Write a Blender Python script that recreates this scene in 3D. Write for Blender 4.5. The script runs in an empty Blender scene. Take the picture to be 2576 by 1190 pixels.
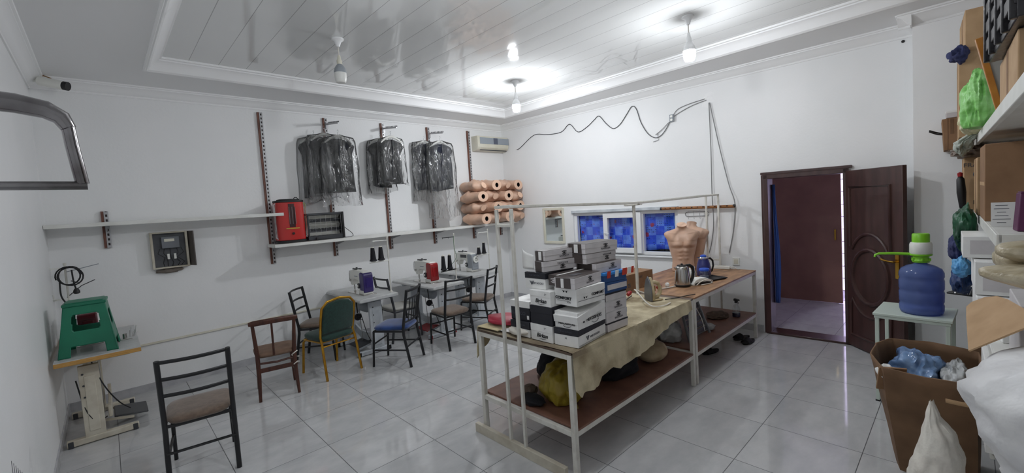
import bpy, bmesh, math, random
from math import sin, cos, pi, sqrt, atan2
from mathutils import Vector, Matrix, noise
rad = math.radians
random.seed(11)
SC = bpy.context.scene
COL = SC.collection

# ------------------------------------------------------------------ materials
def lin(c):
    return tuple(((v/255)/12.92 if v/255 <= .04045 else ((v/255+.055)/1.055)**2.4) for v in c) + (1.0,)

def mat(name, col, rough=.5, metal=0.0, col2=None, vs=6.0, bump=0.0, bs=60.0, spec=.5, trans=0.0, coat=0.0, sheen=0.0, detail=4, contrast=(.35,.65), stretch=None):
    m = bpy.data.materials.new(name); m.use_nodes = True
    nt = m.node_tree; N = nt.nodes; L = nt.links
    b = N['Principled BSDF']
    b.inputs['Base Color'].default_value = lin(col)
    b.inputs['Roughness'].default_value = rough
    b.inputs['Metallic'].default_value = metal
    b.inputs['Specular IOR Level'].default_value = spec
    b.inputs['Transmission Weight'].default_value = trans
    b.inputs['Coat Weight'].default_value = coat
    b.inputs['Sheen Weight'].default_value = sheen
    tc = N.new('ShaderNodeTexCoord'); vec = tc.outputs['Object']
    if stretch:
        mp = N.new('ShaderNodeMapping'); mp.inputs['Scale'].default_value = stretch
        L.new(vec, mp.inputs['Vector']); vec = mp.outputs['Vector']
    if col2 is not None:
        nz = N.new('ShaderNodeTexNoise'); nz.inputs['Scale'].default_value = vs; nz.inputs['Detail'].default_value = detail
        L.new(vec, nz.inputs['Vector'])
        rp = N.new('ShaderNodeValToRGB')
        rp.color_ramp.elements[0].position = contrast[0]; rp.color_ramp.elements[1].position = contrast[1]
        rp.color_ramp.elements[0].color = lin(col); rp.color_ramp.elements[1].color = lin(col2)
        L.new(nz.outputs['Fac'], rp.inputs['Fac']); L.new(rp.outputs['Color'], b.inputs['Base Color'])
    if bump:
        n2 = N.new('ShaderNodeTexNoise'); n2.inputs['Scale'].default_value = bs; n2.inputs['Detail'].default_value = 3
        L.new(vec, n2.inputs['Vector'])
        bp = N.new('ShaderNodeBump'); bp.inputs['Strength'].default_value = bump; bp.inputs['Distance'].default_value = .01
        L.new(n2.outputs['Fac'], bp.inputs['Height']); L.new(bp.outputs['Normal'], b.inputs['Normal'])
    return m

def emis(name, col, strength):
    m = bpy.data.materials.new(name); m.use_nodes = True
    b = m.node_tree.nodes['Principled BSDF']
    b.inputs['Base Color'].default_value = lin(col)
    b.inputs['Emission Color'].default_value = lin(col)
    b.inputs['Emission Strength'].default_value = strength
    return m

def film(name, col, haze=.075, rough=.15, bump=1.0, bs=8.0):
    """thin see-through plastic: transparent, a little milky, with a crinkled glossy skin"""
    m = bpy.data.materials.new(name); m.use_nodes = True
    nt = m.node_tree; N = nt.nodes; L = nt.links
    N.remove(N['Principled BSDF'])
    out = N['Material Output']
    tr = N.new('ShaderNodeBsdfTransparent'); tr.inputs['Color'].default_value = (.96,.96,.96,1)
    df = N.new('ShaderNodeBsdfDiffuse'); df.inputs['Color'].default_value = lin(col)
    gl = N.new('ShaderNodeBsdfGlossy'); gl.inputs['Roughness'].default_value = rough
    tc = N.new('ShaderNodeTexCoord')
    mp = N.new('ShaderNodeMapping'); mp.inputs['Scale'].default_value = (1.8,1.8,.5); mp.inputs['Rotation'].default_value = (.1,.3,.2)
    nz = N.new('ShaderNodeTexNoise'); nz.inputs['Scale'].default_value = bs; nz.inputs['Detail'].default_value = 3; nz.inputs['Distortion'].default_value = 1.2
    L.new(tc.outputs['Object'], mp.inputs['Vector']); L.new(mp.outputs['Vector'], nz.inputs['Vector'])
    bp = N.new('ShaderNodeBump'); bp.inputs['Strength'].default_value = bump; bp.inputs['Distance'].default_value = .035
    L.new(nz.outputs['Fac'], bp.inputs['Height']); L.new(bp.outputs['Normal'], gl.inputs['Normal'])
    fr = N.new('ShaderNodeFresnel'); fr.inputs['IOR'].default_value = 1.75; L.new(bp.outputs['Normal'], fr.inputs['Normal'])
    m1 = N.new('ShaderNodeMixShader')
    rp = N.new('ShaderNodeMapRange'); rp.inputs['From Min'].default_value = .4; rp.inputs['From Max'].default_value = .7
    rp.inputs['To Min'].default_value = haze*.35; rp.inputs['To Max'].default_value = haze*1.8
    L.new(nz.outputs['Fac'], rp.inputs['Value']); L.new(rp.outputs['Result'], m1.inputs['Fac'])
    L.new(tr.outputs[0], m1.inputs[1]); L.new(df.outputs[0], m1.inputs[2])
    m2 = N.new('ShaderNodeMixShader'); L.new(fr.outputs[0], m2.inputs['Fac']); L.new(m1.outputs[0], m2.inputs[1]); L.new(gl.outputs[0], m2.inputs[2])
    L.new(m2.outputs[0], out.inputs['Surface'])
    return m

def clear_glass(name, tint=(1,1,1), gloss=.08):
    m = bpy.data.materials.new(name); m.use_nodes = True
    nt = m.node_tree; N = nt.nodes; L = nt.links
    N.remove(N['Principled BSDF'])
    tr = N.new('ShaderNodeBsdfTransparent'); tr.inputs['Color'].default_value = (*tint,1)
    gl = N.new('ShaderNodeBsdfGlossy'); gl.inputs['Roughness'].default_value = .03
    mx = N.new('ShaderNodeMixShader'); mx.inputs['Fac'].default_value = gloss
    L.new(tr.outputs[0], mx.inputs[1]); L.new(gl.outputs[0], mx.inputs[2]); L.new(mx.outputs[0], N['Material Output'].inputs['Surface'])
    return m

MT = {}
def M(k): return MT[k]
MT['wall'] = mat('white painted plaster', (238,238,238), .45, col2=(234,235,235), vs=1.6, bump=.12, bs=35, spec=.35)
MT['cornice'] = mat('white plaster moulding', (240,240,240), .45, spec=.4)
MT['border'] = mat('grey white ceiling paint', (232,232,232), .5, bump=.05, bs=30)
MT['base_tile'] = mat('grey skirting tile', (190,190,192), .25, col2=(172,172,176), vs=9)
MT['pvc'] = mat('white pvc', (236,237,238), .25)
MT['dark_brown'] = mat('dark brown lacquered wood', (70,45,42), .38, col2=(56,34,31), vs=5, stretch=(3,3,.6), coat=.2)
MT['slab'] = mat('brown door slab', (142,104,88), .45, col2=(130,94,80), vs=3)
MT['white_metal'] = mat('white painted steel', (214,212,204), .42, col2=(196,192,182), vs=14, contrast=(.5,.75))
MT['cream_metal'] = mat('cream painted steel', (206,200,184), .5, col2=(184,176,158), vs=9)
MT['pale_steel'] = mat('pale grey painted steel', (205,210,214), .35, col2=(180,186,192), vs=7)
MT['black_metal'] = mat('black painted steel', (22,23,26), .38)
MT['black'] = mat('black plastic', (16,16,18), .45)
MT['dark_grey'] = mat('dark grey plastic', (58,60,64), .4)
MT['chrome'] = mat('polished chrome', (205,205,208), .08, metal=1)
MT['chrome_dark_refl'] = mat('chrome with painted dark reflections', (150,148,150), .16, metal=1, col2=(96,92,92), vs=9)  # dark tones paint in reflections of the dim space behind the camera
MT['steel'] = mat('brushed stainless steel', (190,188,184), .22, metal=1)
MT['gold'] = mat('gold painted tube', (196,150,48), .28, metal=.75, col2=(170,120,34), vs=12)
MT['brass'] = mat('brass', (208,166,72), .22, metal=1)
MT['taupe'] = mat('taupe cloth', (120,102,88), .9, col2=(104,88,76), vs=30, bump=.25, bs=180, sheen=.3)
MT['green_cloth'] = mat('dark green cloth', (30,62,54), .9, col2=(24,50,44), vs=40, bump=.25, bs=180, sheen=.2)
MT['blue_cloth'] = mat('blue velvet', (26,66,128), .85, col2=(18,50,104), vs=12, sheen=.5)
MT['brown_wood'] = mat('old brown wood', (84,46,32), .42, col2=(62,33,24), vs=10, stretch=(4,4,.8))
MT['light_taupe'] = mat('pale grey vinyl seat', (168,166,160), .6)
MT['laminate'] = mat('worn grey laminate', (196,197,196), .38, col2=(182,183,182), vs=11)
MT['ply_edge'] = mat('bare plywood edge', (196,152,84), .6, col2=(176,130,66), vs=16, stretch=(1,1,8))
MT['ply_top'] = mat('worn plywood', (170,130,94), .5, col2=(126,92,66), vs=5, stretch=(1,3.2,1), detail=7, contrast=(.35,.7))
MT['dark_top'] = mat('dark stained table board', (112,94,80), .6, col2=(88,72,60), vs=6)
MT['shelf_brown'] = mat('brown fibreboard', (128,90,74), .55, col2=(110,75,62), vs=7)
MT['burlap'] = mat('old burlap', (204,192,158), .95, col2=(176,158,116), vs=7, bump=.5, bs=240, detail=8, contrast=(.38,.7))
def stained_burlap():
    m = mat('stained burlap', (202,190,160), .95, col2=(136,120,92), vs=5.5, bump=.6, bs=200, detail=10, contrast=(.40,.72)); nt = m.node_tree; N = nt.nodes; L = nt.links
    b = N['Principled BSDF']; src = b.inputs['Base Color'].links[0].from_socket
    tc = N.new('ShaderNodeTexCoord'); sp = N.new('ShaderNodeSeparateXYZ'); L.new(tc.outputs['Object'], sp.inputs[0])
    nz = N.new('ShaderNodeTexNoise'); nz.inputs['Scale'].default_value = 3.2; nz.inputs['Detail'].default_value = 8; L.new(tc.outputs['Object'], nz.inputs['Vector'])
    ad = N.new('ShaderNodeMath'); ad.operation = 'MULTIPLY_ADD'; ad.inputs[1].default_value = .9; L.new(nz.outputs['Fac'], ad.inputs[0]); L.new(sp.outputs['X'], ad.inputs[2])
    mr = N.new('ShaderNodeMapRange'); mr.inputs['From Min'].default_value = 2.5; mr.inputs['From Max'].default_value = 2.95; mr.inputs['To Min'].default_value = .85; mr.inputs['To Max'].default_value = 0
    L.new(ad.outputs[0], mr.inputs['Value'])
    z = N.new('ShaderNodeMath'); z.operation = 'GREATER_THAN'; z.inputs[1].default_value = .80; L.new(sp.outputs['Z'], z.inputs[0])
    mu = N.new('ShaderNodeMath'); mu.operation = 'MULTIPLY'; L.new(mr.outputs['Result'], mu.inputs[0]); L.new(z.outputs[0], mu.inputs[1])
    mx = N.new('ShaderNodeMix'); mx.data_type = 'RGBA'; L.new(mu.outputs[0], mx.inputs['Factor']); L.new(src, mx.inputs['A']); mx.inputs['B'].default_value = lin((112,96,80))
    L.new(mx.outputs['Result'], b.inputs['Base Color'])
    return m
MT['burlap_stain'] = stained_burlap()
MT['skin'] = mat('beige moulded plastic', (208,174,152), .42, col2=(200,162,138), vs=9, spec=.4)
MT['skin_cut'] = mat('pale beige cut face', (228,190,164), .5)
MT['jacket'] = mat('charcoal cloth', (32,34,41), .9, col2=(26,28,34), vs=9)
MT['jacket2'] = mat('navy charcoal cloth', (34,38,54), .9, col2=(27,31,46), vs=9)
MT['film'] = film('clear garment film', (225,226,224))
MT['white_plastic'] = mat('white plastic', (232,232,226), .35)
MT['off_white'] = mat('off white plastic', (222,219,204), .4, col2=(212,208,190), vs=4)
MT['red'] = mat('red enamel', (186,34,30), .3, coat=.3)
MT['red_plastic'] = mat('red plastic', (150,28,32), .3)
MT['purple_plastic'] = mat('dark violet plastic', (52,40,104), .3)
MT['maroon_plastic'] = mat('maroon plastic', (92,22,32), .35)
MT['grey_plastic'] = mat('grey plastic', (150,156,162), .35)
MT['stool_green'] = mat('green plastic', (18,118,88), .4, col2=(14,104,78), vs=4)
MT['kraft'] = mat('brown cardboard', (146,112,82), .8, col2=(130,98,70), vs=6, bump=.1, bs=90)
MT['kraft_dark'] = mat('brown corrugated board', (124,94,68), .8, col2=(100,74,52), vs=5, detail=8)
MT['kraft_light'] = mat('tan cardboard', (186,154,118), .8, col2=(172,140,104), vs=9)
MT['box_white'] = mat('white card', (240,240,238), .55, col2=(230,230,228), vs=9)
MT['box_grey'] = mat('pale grey card', (212,208,209), .5, col2=(200,196,197), vs=9)
MT['box_navy'] = mat('navy black card', (30,31,40), .5)
MT['box_brown'] = mat('dark taupe card', (76,68,66), .4)
MT['box_blue'] = mat('bright blue card', (46,134,214), .4)
MT['box_deep'] = mat('deep blue card', (36,74,128), .45)
MT['ink'] = mat('black print', (26,26,30), .5)
MT['ink_grey'] = mat('grey print', (84,82,86), .5)
MT['ink_soft'] = mat('dull print', (74,76,86), .45)
MT['label'] = mat('white sticker', (238,238,236), .45)
MT['red_tape'] = mat('red reflective tape', (206,66,46), .4)
MT['blue_bottle'] = None
MT['lime'] = mat('lime green plastic', (128,200,40), .35)
MT['pale_green_metal'] = mat('pale green white steel', (204,216,206), .4)
MT['sack'] = mat('white woven sack', (222,218,208), .7, col2=(206,200,190), vs=14, bump=.6, bs=24)
MT['sack2'] = mat('white plastic sack', (226,226,226), .42, col2=(214,214,216), vs=5, bump=.8, bs=13)
MT['maroon'] = mat('maroon strap', (120,36,50), .7)
MT['black_wrap'] = mat('black plastic film', (26,25,28), .3, col2=(46,45,49), vs=6, bump=.6, bs=18)
MT['lime_bag'] = mat('lime green bag', (120,190,92), .4, col2=(150,214,128), vs=9, bump=.3, bs=26, stretch=(1,1,3))
MT['pale_bag'] = mat('pale yellow bag', (196,196,150), .5, col2=(214,212,178), vs=12, bump=.4, bs=22)
MT['mist_bag'] = mat('misty clear bag', (178,184,174), .35, col2=(150,156,146), vs=9, bump=.5, bs=20)
MT['green_bag'] = mat('dark green bag', (24,88,58), .4, col2=(18,60,42), vs=8, bump=.4, bs=24)
MT['navy_cloth'] = mat('navy cloth', (52,58,100), .85, col2=(40,44,82), vs=9, bump=.2, bs=80)
MT['blue_bag'] = mat('blue bag', (40,70,120), .5, col2=(30,50,92), vs=9, bump=.3, bs=30)
MT['sky_bag'] = mat('sky blue bag', (104,172,220), .45, col2=(84,150,204), vs=8, bump=.3, bs=30)
MT['beige_film'] = mat('beige rolled film', (204,194,170), .3, col2=(160,146,116), vs=9, bump=.8, bs=22, stretch=(2.5,.8,1.6))
MT['plum'] = mat('plum card', (86,30,72), .5)
MT['paper'] = mat('white paper', (224,224,222), .7)
MT['ochre_wood'] = mat('ochre varnished wood', (190,128,52), .35, col2=(168,106,38), vs=12)
MT['shelf_white'] = mat('white shelf board', (226,226,222), .4, col2=(216,216,210), vs=6)
MT['upright_brown'] = mat('red brown strip', (120,76,60), .5, col2=(98,60,48), vs=12)
MT['slot_metal'] = mat('galvanised steel', (176,176,178), .35, metal=.6)
def slot_mat():
    m = mat('slotted galvanised steel', (176,176,178), .35, metal=.5); nt = m.node_tree; N = nt.nodes; L = nt.links
    tc = N.new('ShaderNodeTexCoord'); sp = N.new('ShaderNodeSeparateXYZ'); L.new(tc.outputs['Object'], sp.inputs[0])
    d = N.new('ShaderNodeMath'); d.operation = 'DIVIDE'; d.inputs[1].default_value = .05; L.new(sp.outputs['Z'], d.inputs[0])
    f = N.new('ShaderNodeMath'); f.operation = 'FRACT'; L.new(d.outputs[0], f.inputs[0])
    g = N.new('ShaderNodeMath'); g.operation = 'LESS_THAN'; g.inputs[1].default_value = .5; L.new(f.outputs[0], g.inputs[0])
    a = N.new('ShaderNodeMath'); a.operation = 'SUBTRACT'; a.inputs[1].default_value = .012; L.new(sp.outputs['X'], a.inputs[0])
    ab = N.new('ShaderNodeMath'); ab.operation = 'ABSOLUTE'; L.new(a.outputs[0], ab.inputs[0])
    h = N.new('ShaderNodeMath'); h.operation = 'LESS_THAN'; h.inputs[1].default_value = .008; L.new(ab.outputs[0], h.inputs[0])
    mu = N.new('ShaderNodeMath'); mu.operation = 'MULTIPLY'; L.new(g.outputs[0], mu.inputs[0]); L.new(h.outputs[0], mu.inputs[1])
    mx = N.new('ShaderNodeMix'); mx.data_type = 'RGBA'; L.new(mu.outputs[0], mx.inputs['Factor'])
    mx.inputs['A'].default_value = lin((176,176,178)); mx.inputs['B'].default_value = lin((46,40,40))
    L.new(mx.outputs['Result'], N['Principled BSDF'].inputs['Base Color'])
    return m
MT['slotted'] = slot_mat()
MT['bamboo'] = mat('varnished bamboo', (156,104,56), .4, col2=(128,80,42), vs=14, stretch=(.6,4,4))
MT['yellow_bag'] = mat('mustard yellow bag', (156,138,44), .45, col2=(134,112,34), vs=8, bump=.4, bs=26)
MT['dark_cloth'] = mat('black cloth', (20,20,26), .9, bump=.2, bs=60)
MT['tan_sack'] = mat('tan woven sack', (178,160,132), .85, col2=(160,142,114), vs=14, bump=.25, bs=140)
MT['red_cloth'] = mat('red satin', (168,34,58), .5, col2=(142,22,46), vs=8, bump=.3, bs=20)
MT['grey_frame'] = mat('grey painted steel', (120,122,124), .45, col2=(104,106,108), vs=9)
MT['dark_panel'] = mat('dark heater panel', (66,66,68), .5)
MT['thermos'] = mat('dark blue enamel', (44,48,110), .3, coat=.3)
MT['blue_lid'] = mat('blue plastic lid', (40,84,190), .35)
MT['glass_clear'] = clear_glass('clear glass', (.93,.95,.96), .14)
MT['window_glass'] = clear_glass('window glass', (.95,.97,1), .07)
MT['mirror'] = mat('mirror silver', (225,232,232), .02, metal=1)
MT['iron_grey'] = mat('iron soleplate', (130,132,138), .3, metal=.7)
MT['iron_cream'] = mat('old cream plastic', (196,182,148), .4, col2=(170,150,112), vs=12)
MT['iron_amber'] = mat('amber plastic', (136,86,36), .25)
MT['white_cord'] = mat('white cord', (214,210,202), .5)
MT['black_cord'] = mat('black cord', (26,26,28), .5)
MT['grey_cord'] = mat('grey cord', (140,140,140), .5)
MT['green_thread'] = mat('green thread', (40,110,70), .6)
MT['grey_cloth'] = mat('grey fluffy cloth', (112,96,84), .95, col2=(90,76,66), vs=20, bump=.6, bs=60)
MT['slipper'] = mat('black foam', (24,24,25), .7)
MT['spray_blue'] = mat('dark blue liquid', (34,38,74), .2)
MT['blue_plastic_bag'] = mat('clear blue film', (120,150,190), .12, col2=(70,98,140), vs=6, bump=.8, bs=16)
MT['clear_bag'] = mat('whitish clear film', (190,192,192), .18, col2=(150,152,152), vs=8, bump=.7, bs=18)
MT['lamp_glow'] = emis('lit lamp diffuser', (246,250,255), 430)
MT['lamp_glow_soft'] = emis('lit lamp diffuser, weaker', (246,250,255), 235)
MT['lamp_glow_fill'] = emis('diffuser of the added fill lamp', (246,250,255), 260)
MT['lamp_off'] = mat('opal diffuser', (222,222,218), .3)
MT['slit'] = emis('bright doorway daylight', (226,214,255), 2.6)

def bottle_mat():
    m = bpy.data.materials.new('blue bottle plastic'); m.use_nodes = True
    nt = m.node_tree; N = nt.nodes; L = nt.links
    b = N['Principled BSDF']; b.inputs['Base Color'].default_value = lin((118,138,196)); b.inputs['Roughness'].default_value = .12
    tr = N.new('ShaderNodeBsdfTransparent'); tr.inputs['Color'].default_value = lin((128,146,214))
    mx = N.new('ShaderNodeMixShader'); mx.inputs['Fac'].default_value = .5
    L.new(tr.outputs[0], mx.inputs[1]); L.new(b.outputs[0], mx.inputs[2]); L.new(mx.outputs[0], N['Material Output'].inputs['Surface'])
    return m
MT['blue_bottle'] = bottle_mat()

def floor_mat():
    m = bpy.data.materials.new('polished grey tile'); m.use_nodes = True
    nt = m.node_tree; N = nt.nodes; L = nt.links
    b = N['Principled BSDF']
    tc = N.new('ShaderNodeTexCoord'); mp = N.new('ShaderNodeMapping')
    mp.inputs['Location'].default_value = (-1.132, -3.470, 0)
    L.new(tc.outputs['Object'], mp.inputs['Vector'])
    sep = N.new('ShaderNodeSeparateXYZ'); L.new(mp.outputs['Vector'], sep.inputs[0])
    def edge(sock):
        d = N.new('ShaderNodeMath'); d.operation = 'DIVIDE'; d.inputs[1].default_value = .6; L.new(sock, d.inputs[0])
        a = N.new('ShaderNodeMath'); a.operation = 'ADD'; a.inputs[1].default_value = .5; L.new(d.outputs[0], a.inputs[0])
        f = N.new('ShaderNodeMath'); f.operation = 'FRACT'; L.new(a.outputs[0], f.inputs[0])
        s = N.new('ShaderNodeMath'); s.operation = 'SUBTRACT'; s.inputs[1].default_value = .5; L.new(f.outputs[0], s.inputs[0])
        ab = N.new('ShaderNodeMath'); ab.operation = 'ABSOLUTE'; L.new(s.outputs[0], ab.inputs[0])
        return ab.outputs[0]
    mn = N.new('ShaderNodeMath'); mn.operation = 'MINIMUM'
    L.new(edge(sep.outputs['X']), mn.inputs[0]); L.new(edge(sep.outputs['Y']), mn.inputs[1])
    gr = N.new('ShaderNodeMath'); gr.operation = 'LESS_THAN'; gr.inputs[1].default_value = .0038; L.new(mn.outputs[0], gr.inputs[0])
    # tone of each tile
    def cell(sock):
        d = N.new('ShaderNodeMath'); d.operation = 'DIVIDE'; d.inputs[1].default_value = .6; L.new(sock, d.inputs[0])
        f = N.new('ShaderNodeMath'); f.operation = 'FLOOR'; L.new(d.outputs[0], f.inputs[0]); return f.outputs[0]
    cb = N.new('ShaderNodeCombineXYZ'); L.new(cell(sep.outputs['X']), cb.inputs[0]); L.new(cell(sep.outputs['Y']), cb.inputs[1])
    wn = N.new('ShaderNodeTexWhiteNoise'); L.new(cb.outputs[0], wn.inputs['Vector'])
    off = N.new('ShaderNodeVectorMath'); off.operation = 'MULTIPLY_ADD'; off.inputs[1].default_value = (7,7,7)
    L.new(wn.outputs['Color'], off.inputs[0]); 
    st = N.new('ShaderNodeMapping'); st.inputs['Scale'].default_value = (1.3,2.4,1); st.inputs['Rotation'].default_value = (0,0,.35)
    L.new(mp.outputs['Vector'], st.inputs['Vector']); L.new(st.outputs['Vector'], off.inputs[2])
    nz = N.new('ShaderNodeTexNoise'); nz.inputs['Scale'].default_value = 2.6; nz.inputs['Detail'].default_value = 9; nz.inputs['Roughness'].default_value = .62
    L.new(off.outputs[0], nz.inputs['Vector'])
    rp = N.new('ShaderNodeValToRGB')
    rp.color_ramp.elements[0].position = .32; rp.color_ramp.elements[0].color = lin((182,183,184))
    rp.color_ramp.elements[1].position = .68; rp.color_ramp.elements[1].color = lin((200,200,200))
    L.new(nz.outputs['Fac'], rp.inputs['Fac'])
    mx = N.new('ShaderNodeMix'); mx.data_type = 'RGBA'; L.new(gr.outputs[0], mx.inputs['Factor'])
    L.new(rp.outputs['Color'], mx.inputs['A']); mx.inputs['B'].default_value = lin((84,84,86))
    L.new(mx.outputs['Result'], b.inputs['Base Color'])
    rr = N.new('ShaderNodeMapRange'); rr.inputs['To Min'].default_value = .07; rr.inputs['To Max'].default_value = .5
    L.new(gr.outputs[0], rr.inputs['Value']); L.new(rr.outputs['Result'], b.inputs['Roughness'])
    n3 = N.new('ShaderNodeTexNoise'); n3.inputs['Scale'].default_value = 3; L.new(mp.outputs['Vector'], n3.inputs['Vector'])
    bp = N.new('ShaderNodeBump'); bp.inputs['Strength'].default_value = .05; bp.inputs['Distance'].default_value = .01
    L.new(n3.outputs['Fac'], bp.inputs['Height']); L.new(bp.outputs['Normal'], b.inputs['Normal'])
    b.inputs['Specular IOR Level'].default_value = .6
    return m
MT['floor'] = floor_mat()

def ceiling_mat():
    m = bpy.data.materials.new('glossy pvc ceiling boards'); m.use_nodes = True
    nt = m.node_tree; N = nt.nodes; L = nt.links
    b = N['Principled BSDF']
    tc = N.new('ShaderNodeTexCoord'); sep = N.new('ShaderNodeSeparateXYZ'); L.new(tc.outputs['Object'], sep.inputs[0])
    d = N.new('ShaderNodeMath'); d.operation = 'DIVIDE'; d.inputs[1].default_value = .25; L.new(sep.outputs['X'], d.inputs[0])
    f = N.new('ShaderNodeMath'); f.operation = 'FRACT'; L.new(d.outputs[0], f.inputs[0])
    g = N.new('ShaderNodeMath'); g.operation = 'LESS_THAN'; g.inputs[1].default_value = .022; L.new(f.outputs[0], g.inputs[0])
    mx = N.new('ShaderNodeMix'); mx.data_type = 'RGBA'; L.new(g.outputs[0], mx.inputs['Factor'])
    mx.inputs['A'].default_value = lin((224,225,224)); mx.inputs['B'].default_value = lin((170,170,170))
    L.new(mx.outputs['Result'], b.inputs['Base Color'])
    # each board sags a little: a shallow curve across its width
    s = N.new('ShaderNodeMath'); s.operation = 'MULTIPLY'; s.inputs[1].default_value = pi; L.new(f.outputs[0], s.inputs[0])
    sn = N.new('ShaderNodeMath'); sn.operation = 'SINE'; L.new(s.outputs[0], sn.inputs[0])
    bp = N.new('ShaderNodeBump'); bp.inputs['Strength'].default_value = .12; bp.inputs['Distance'].default_value = .01
    L.new(sn.outputs[0], bp.inputs['Height']); L.new(bp.outputs['Normal'], b.inputs['Normal'])
    b.inputs['Roughness'].default_value = .06; b.inputs['Specular IOR Level'].default_value = .75
    return m
MT['ceiling'] = ceiling_mat()

def curtain_mat():
    """blue check: alternating pale / mid blue squares with little marks and red fish-like spots"""
    m = bpy.data.materials.new('blue patterned curtain'); m.use_nodes = True
    nt = m.node_tree; N = nt.nodes; L = nt.links
    b = N['Principled BSDF']; b.inputs['Roughness'].default_value = .8
    tc = N.new('ShaderNodeTexCoord'); mp = N.new('ShaderNodeMapping'); mp.inputs['Scale'].default_value = (7.2,0,7.2)
    L.new(tc.outputs['Object'], mp.inputs['Vector'])
    ck = N.new('ShaderNodeTexChecker'); ck.inputs['Scale'].default_value = 1.0
    ck.inputs['Color1'].default_value = lin((58,96,226)); ck.inputs['Color2'].default_value = lin((112,154,242))
    ad = N.new('ShaderNodeVectorMath'); ad.operation = 'ADD'; ad.inputs[1].default_value = (.31,.5,.27); L.new(mp.outputs['Vector'], ad.inputs[0])
    L.new(ad.outputs[0], ck.inputs['Vector'])
    nz = N.new('ShaderNodeTexNoise'); nz.inputs['Scale'].default_value = 11; nz.inputs['Detail'].default_value = 3; L.new(tc.outputs['Object'], nz.inputs['Vector'])
    mm = N.new('ShaderNodeMix'); mm.data_type = 'RGBA'; mm.blend_type = 'MULTIPLY'
    r1 = N.new('ShaderNodeValToRGB'); r1.color_ramp.elements[0].position = .4; r1.color_ramp.elements[1].position = .6
    r1.color_ramp.elements[0].color = (.6,.66,.85,1); r1.color_ramp.elements[1].color = (1.05,1.05,1.05,1)
    L.new(nz.outputs['Fac'], r1.inputs['Fac']); mm.inputs['Factor'].default_value = .8
    L.new(ck.outputs['Color'], mm.inputs['A']); L.new(r1.outputs['Color'], mm.inputs['B'])
    # red spots
    vo = N.new('ShaderNodeTexVoronoi'); vo.inputs['Scale'].default_value = 6.5; vo.inputs['Randomness'].default_value = .7
    v2 = N.new('ShaderNodeMapping'); v2.inputs['Scale'].default_value = (1,0,.8); L.new(tc.outputs['Object'], v2.inputs['Vector'])
    L.new(v2.outputs['Vector'], vo.inputs['Vector'])
    n2 = N.new('ShaderNodeTexNoise'); n2.inputs['Scale'].default_value = 60; L.new(tc.outputs['Object'], n2.inputs['Vector'])
    sm = N.new('ShaderNodeMath'); sm.operation = 'MULTIPLY_ADD'; sm.inputs[1].default_value = .16; L.new(n2.outputs['Fac'], sm.inputs[0]); L.new(vo.outputs['Distance'], sm.inputs[2])
    ls = N.new('ShaderNodeMath'); ls.operation = 'LESS_THAN'; ls.inputs[1].default_value = .27; L.new(sm.outputs[0], ls.inputs[0])
    m2 = N.new('ShaderNodeMix'); m2.data_type = 'RGBA'; L.new(ls.outputs[0], m2.inputs['Factor'])
    L.new(mm.outputs['Result'], m2.inputs['A']); m2.inputs['B'].default_value = lin((176,52,88))
    # dark dashes on the pale squares
    sep = N.new('ShaderNodeSeparateXYZ'); s2 = N.new('ShaderNodeMapping'); s2.inputs['Scale'].default_value = (31,0,31); L.new(tc.outputs['Object'], s2.inputs['Vector']); L.new(s2.outputs['Vector'], sep.inputs[0])
    def th(sock, v):
        f = N.new('ShaderNodeMath'); f.operation = 'FRACT'; L.new(sock, f.inputs[0])
        g = N.new('ShaderNodeMath'); g.operation = 'LESS_THAN'; g.inputs[1].default_value = v; L.new(f.outputs[0], g.inputs[0]); return g.outputs[0]
    a = N.new('ShaderNodeMath'); a.operation = 'MULTIPLY'; L.new(th(sep.outputs['X'], .62), a.inputs[0]); L.new(th(sep.outputs['Z'], .3), a.inputs[1])
    wv = N.new('ShaderNodeTexNoise'); wv.inputs['Scale'].default_value = 8; L.new(tc.outputs['Object'], wv.inputs['Vector'])
    gt = N.new('ShaderNodeMath'); gt.operation = 'GREATER_THAN'; gt.inputs[1].default_value = .55; L.new(wv.outputs['Fac'], gt.inputs[0])
    a2 = N.new('ShaderNodeMath'); a2.operation = 'MULTIPLY'; L.new(a.outputs[0], a2.inputs[0]); L.new(gt.outputs[0], a2.inputs[1])
    m3 = N.new('ShaderNodeMix'); m3.data_type = 'RGBA'; L.new(a2.outputs[0], m3.inputs['Factor'])
    L.new(m2.outputs['Result'], m3.inputs['A']); m3.inputs['B'].default_value = lin((22,30,92))
    L.new(m3.outputs['Result'], b.inputs['Base Color'])
    return m
MT['curtain'] = curtain_mat()

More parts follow.
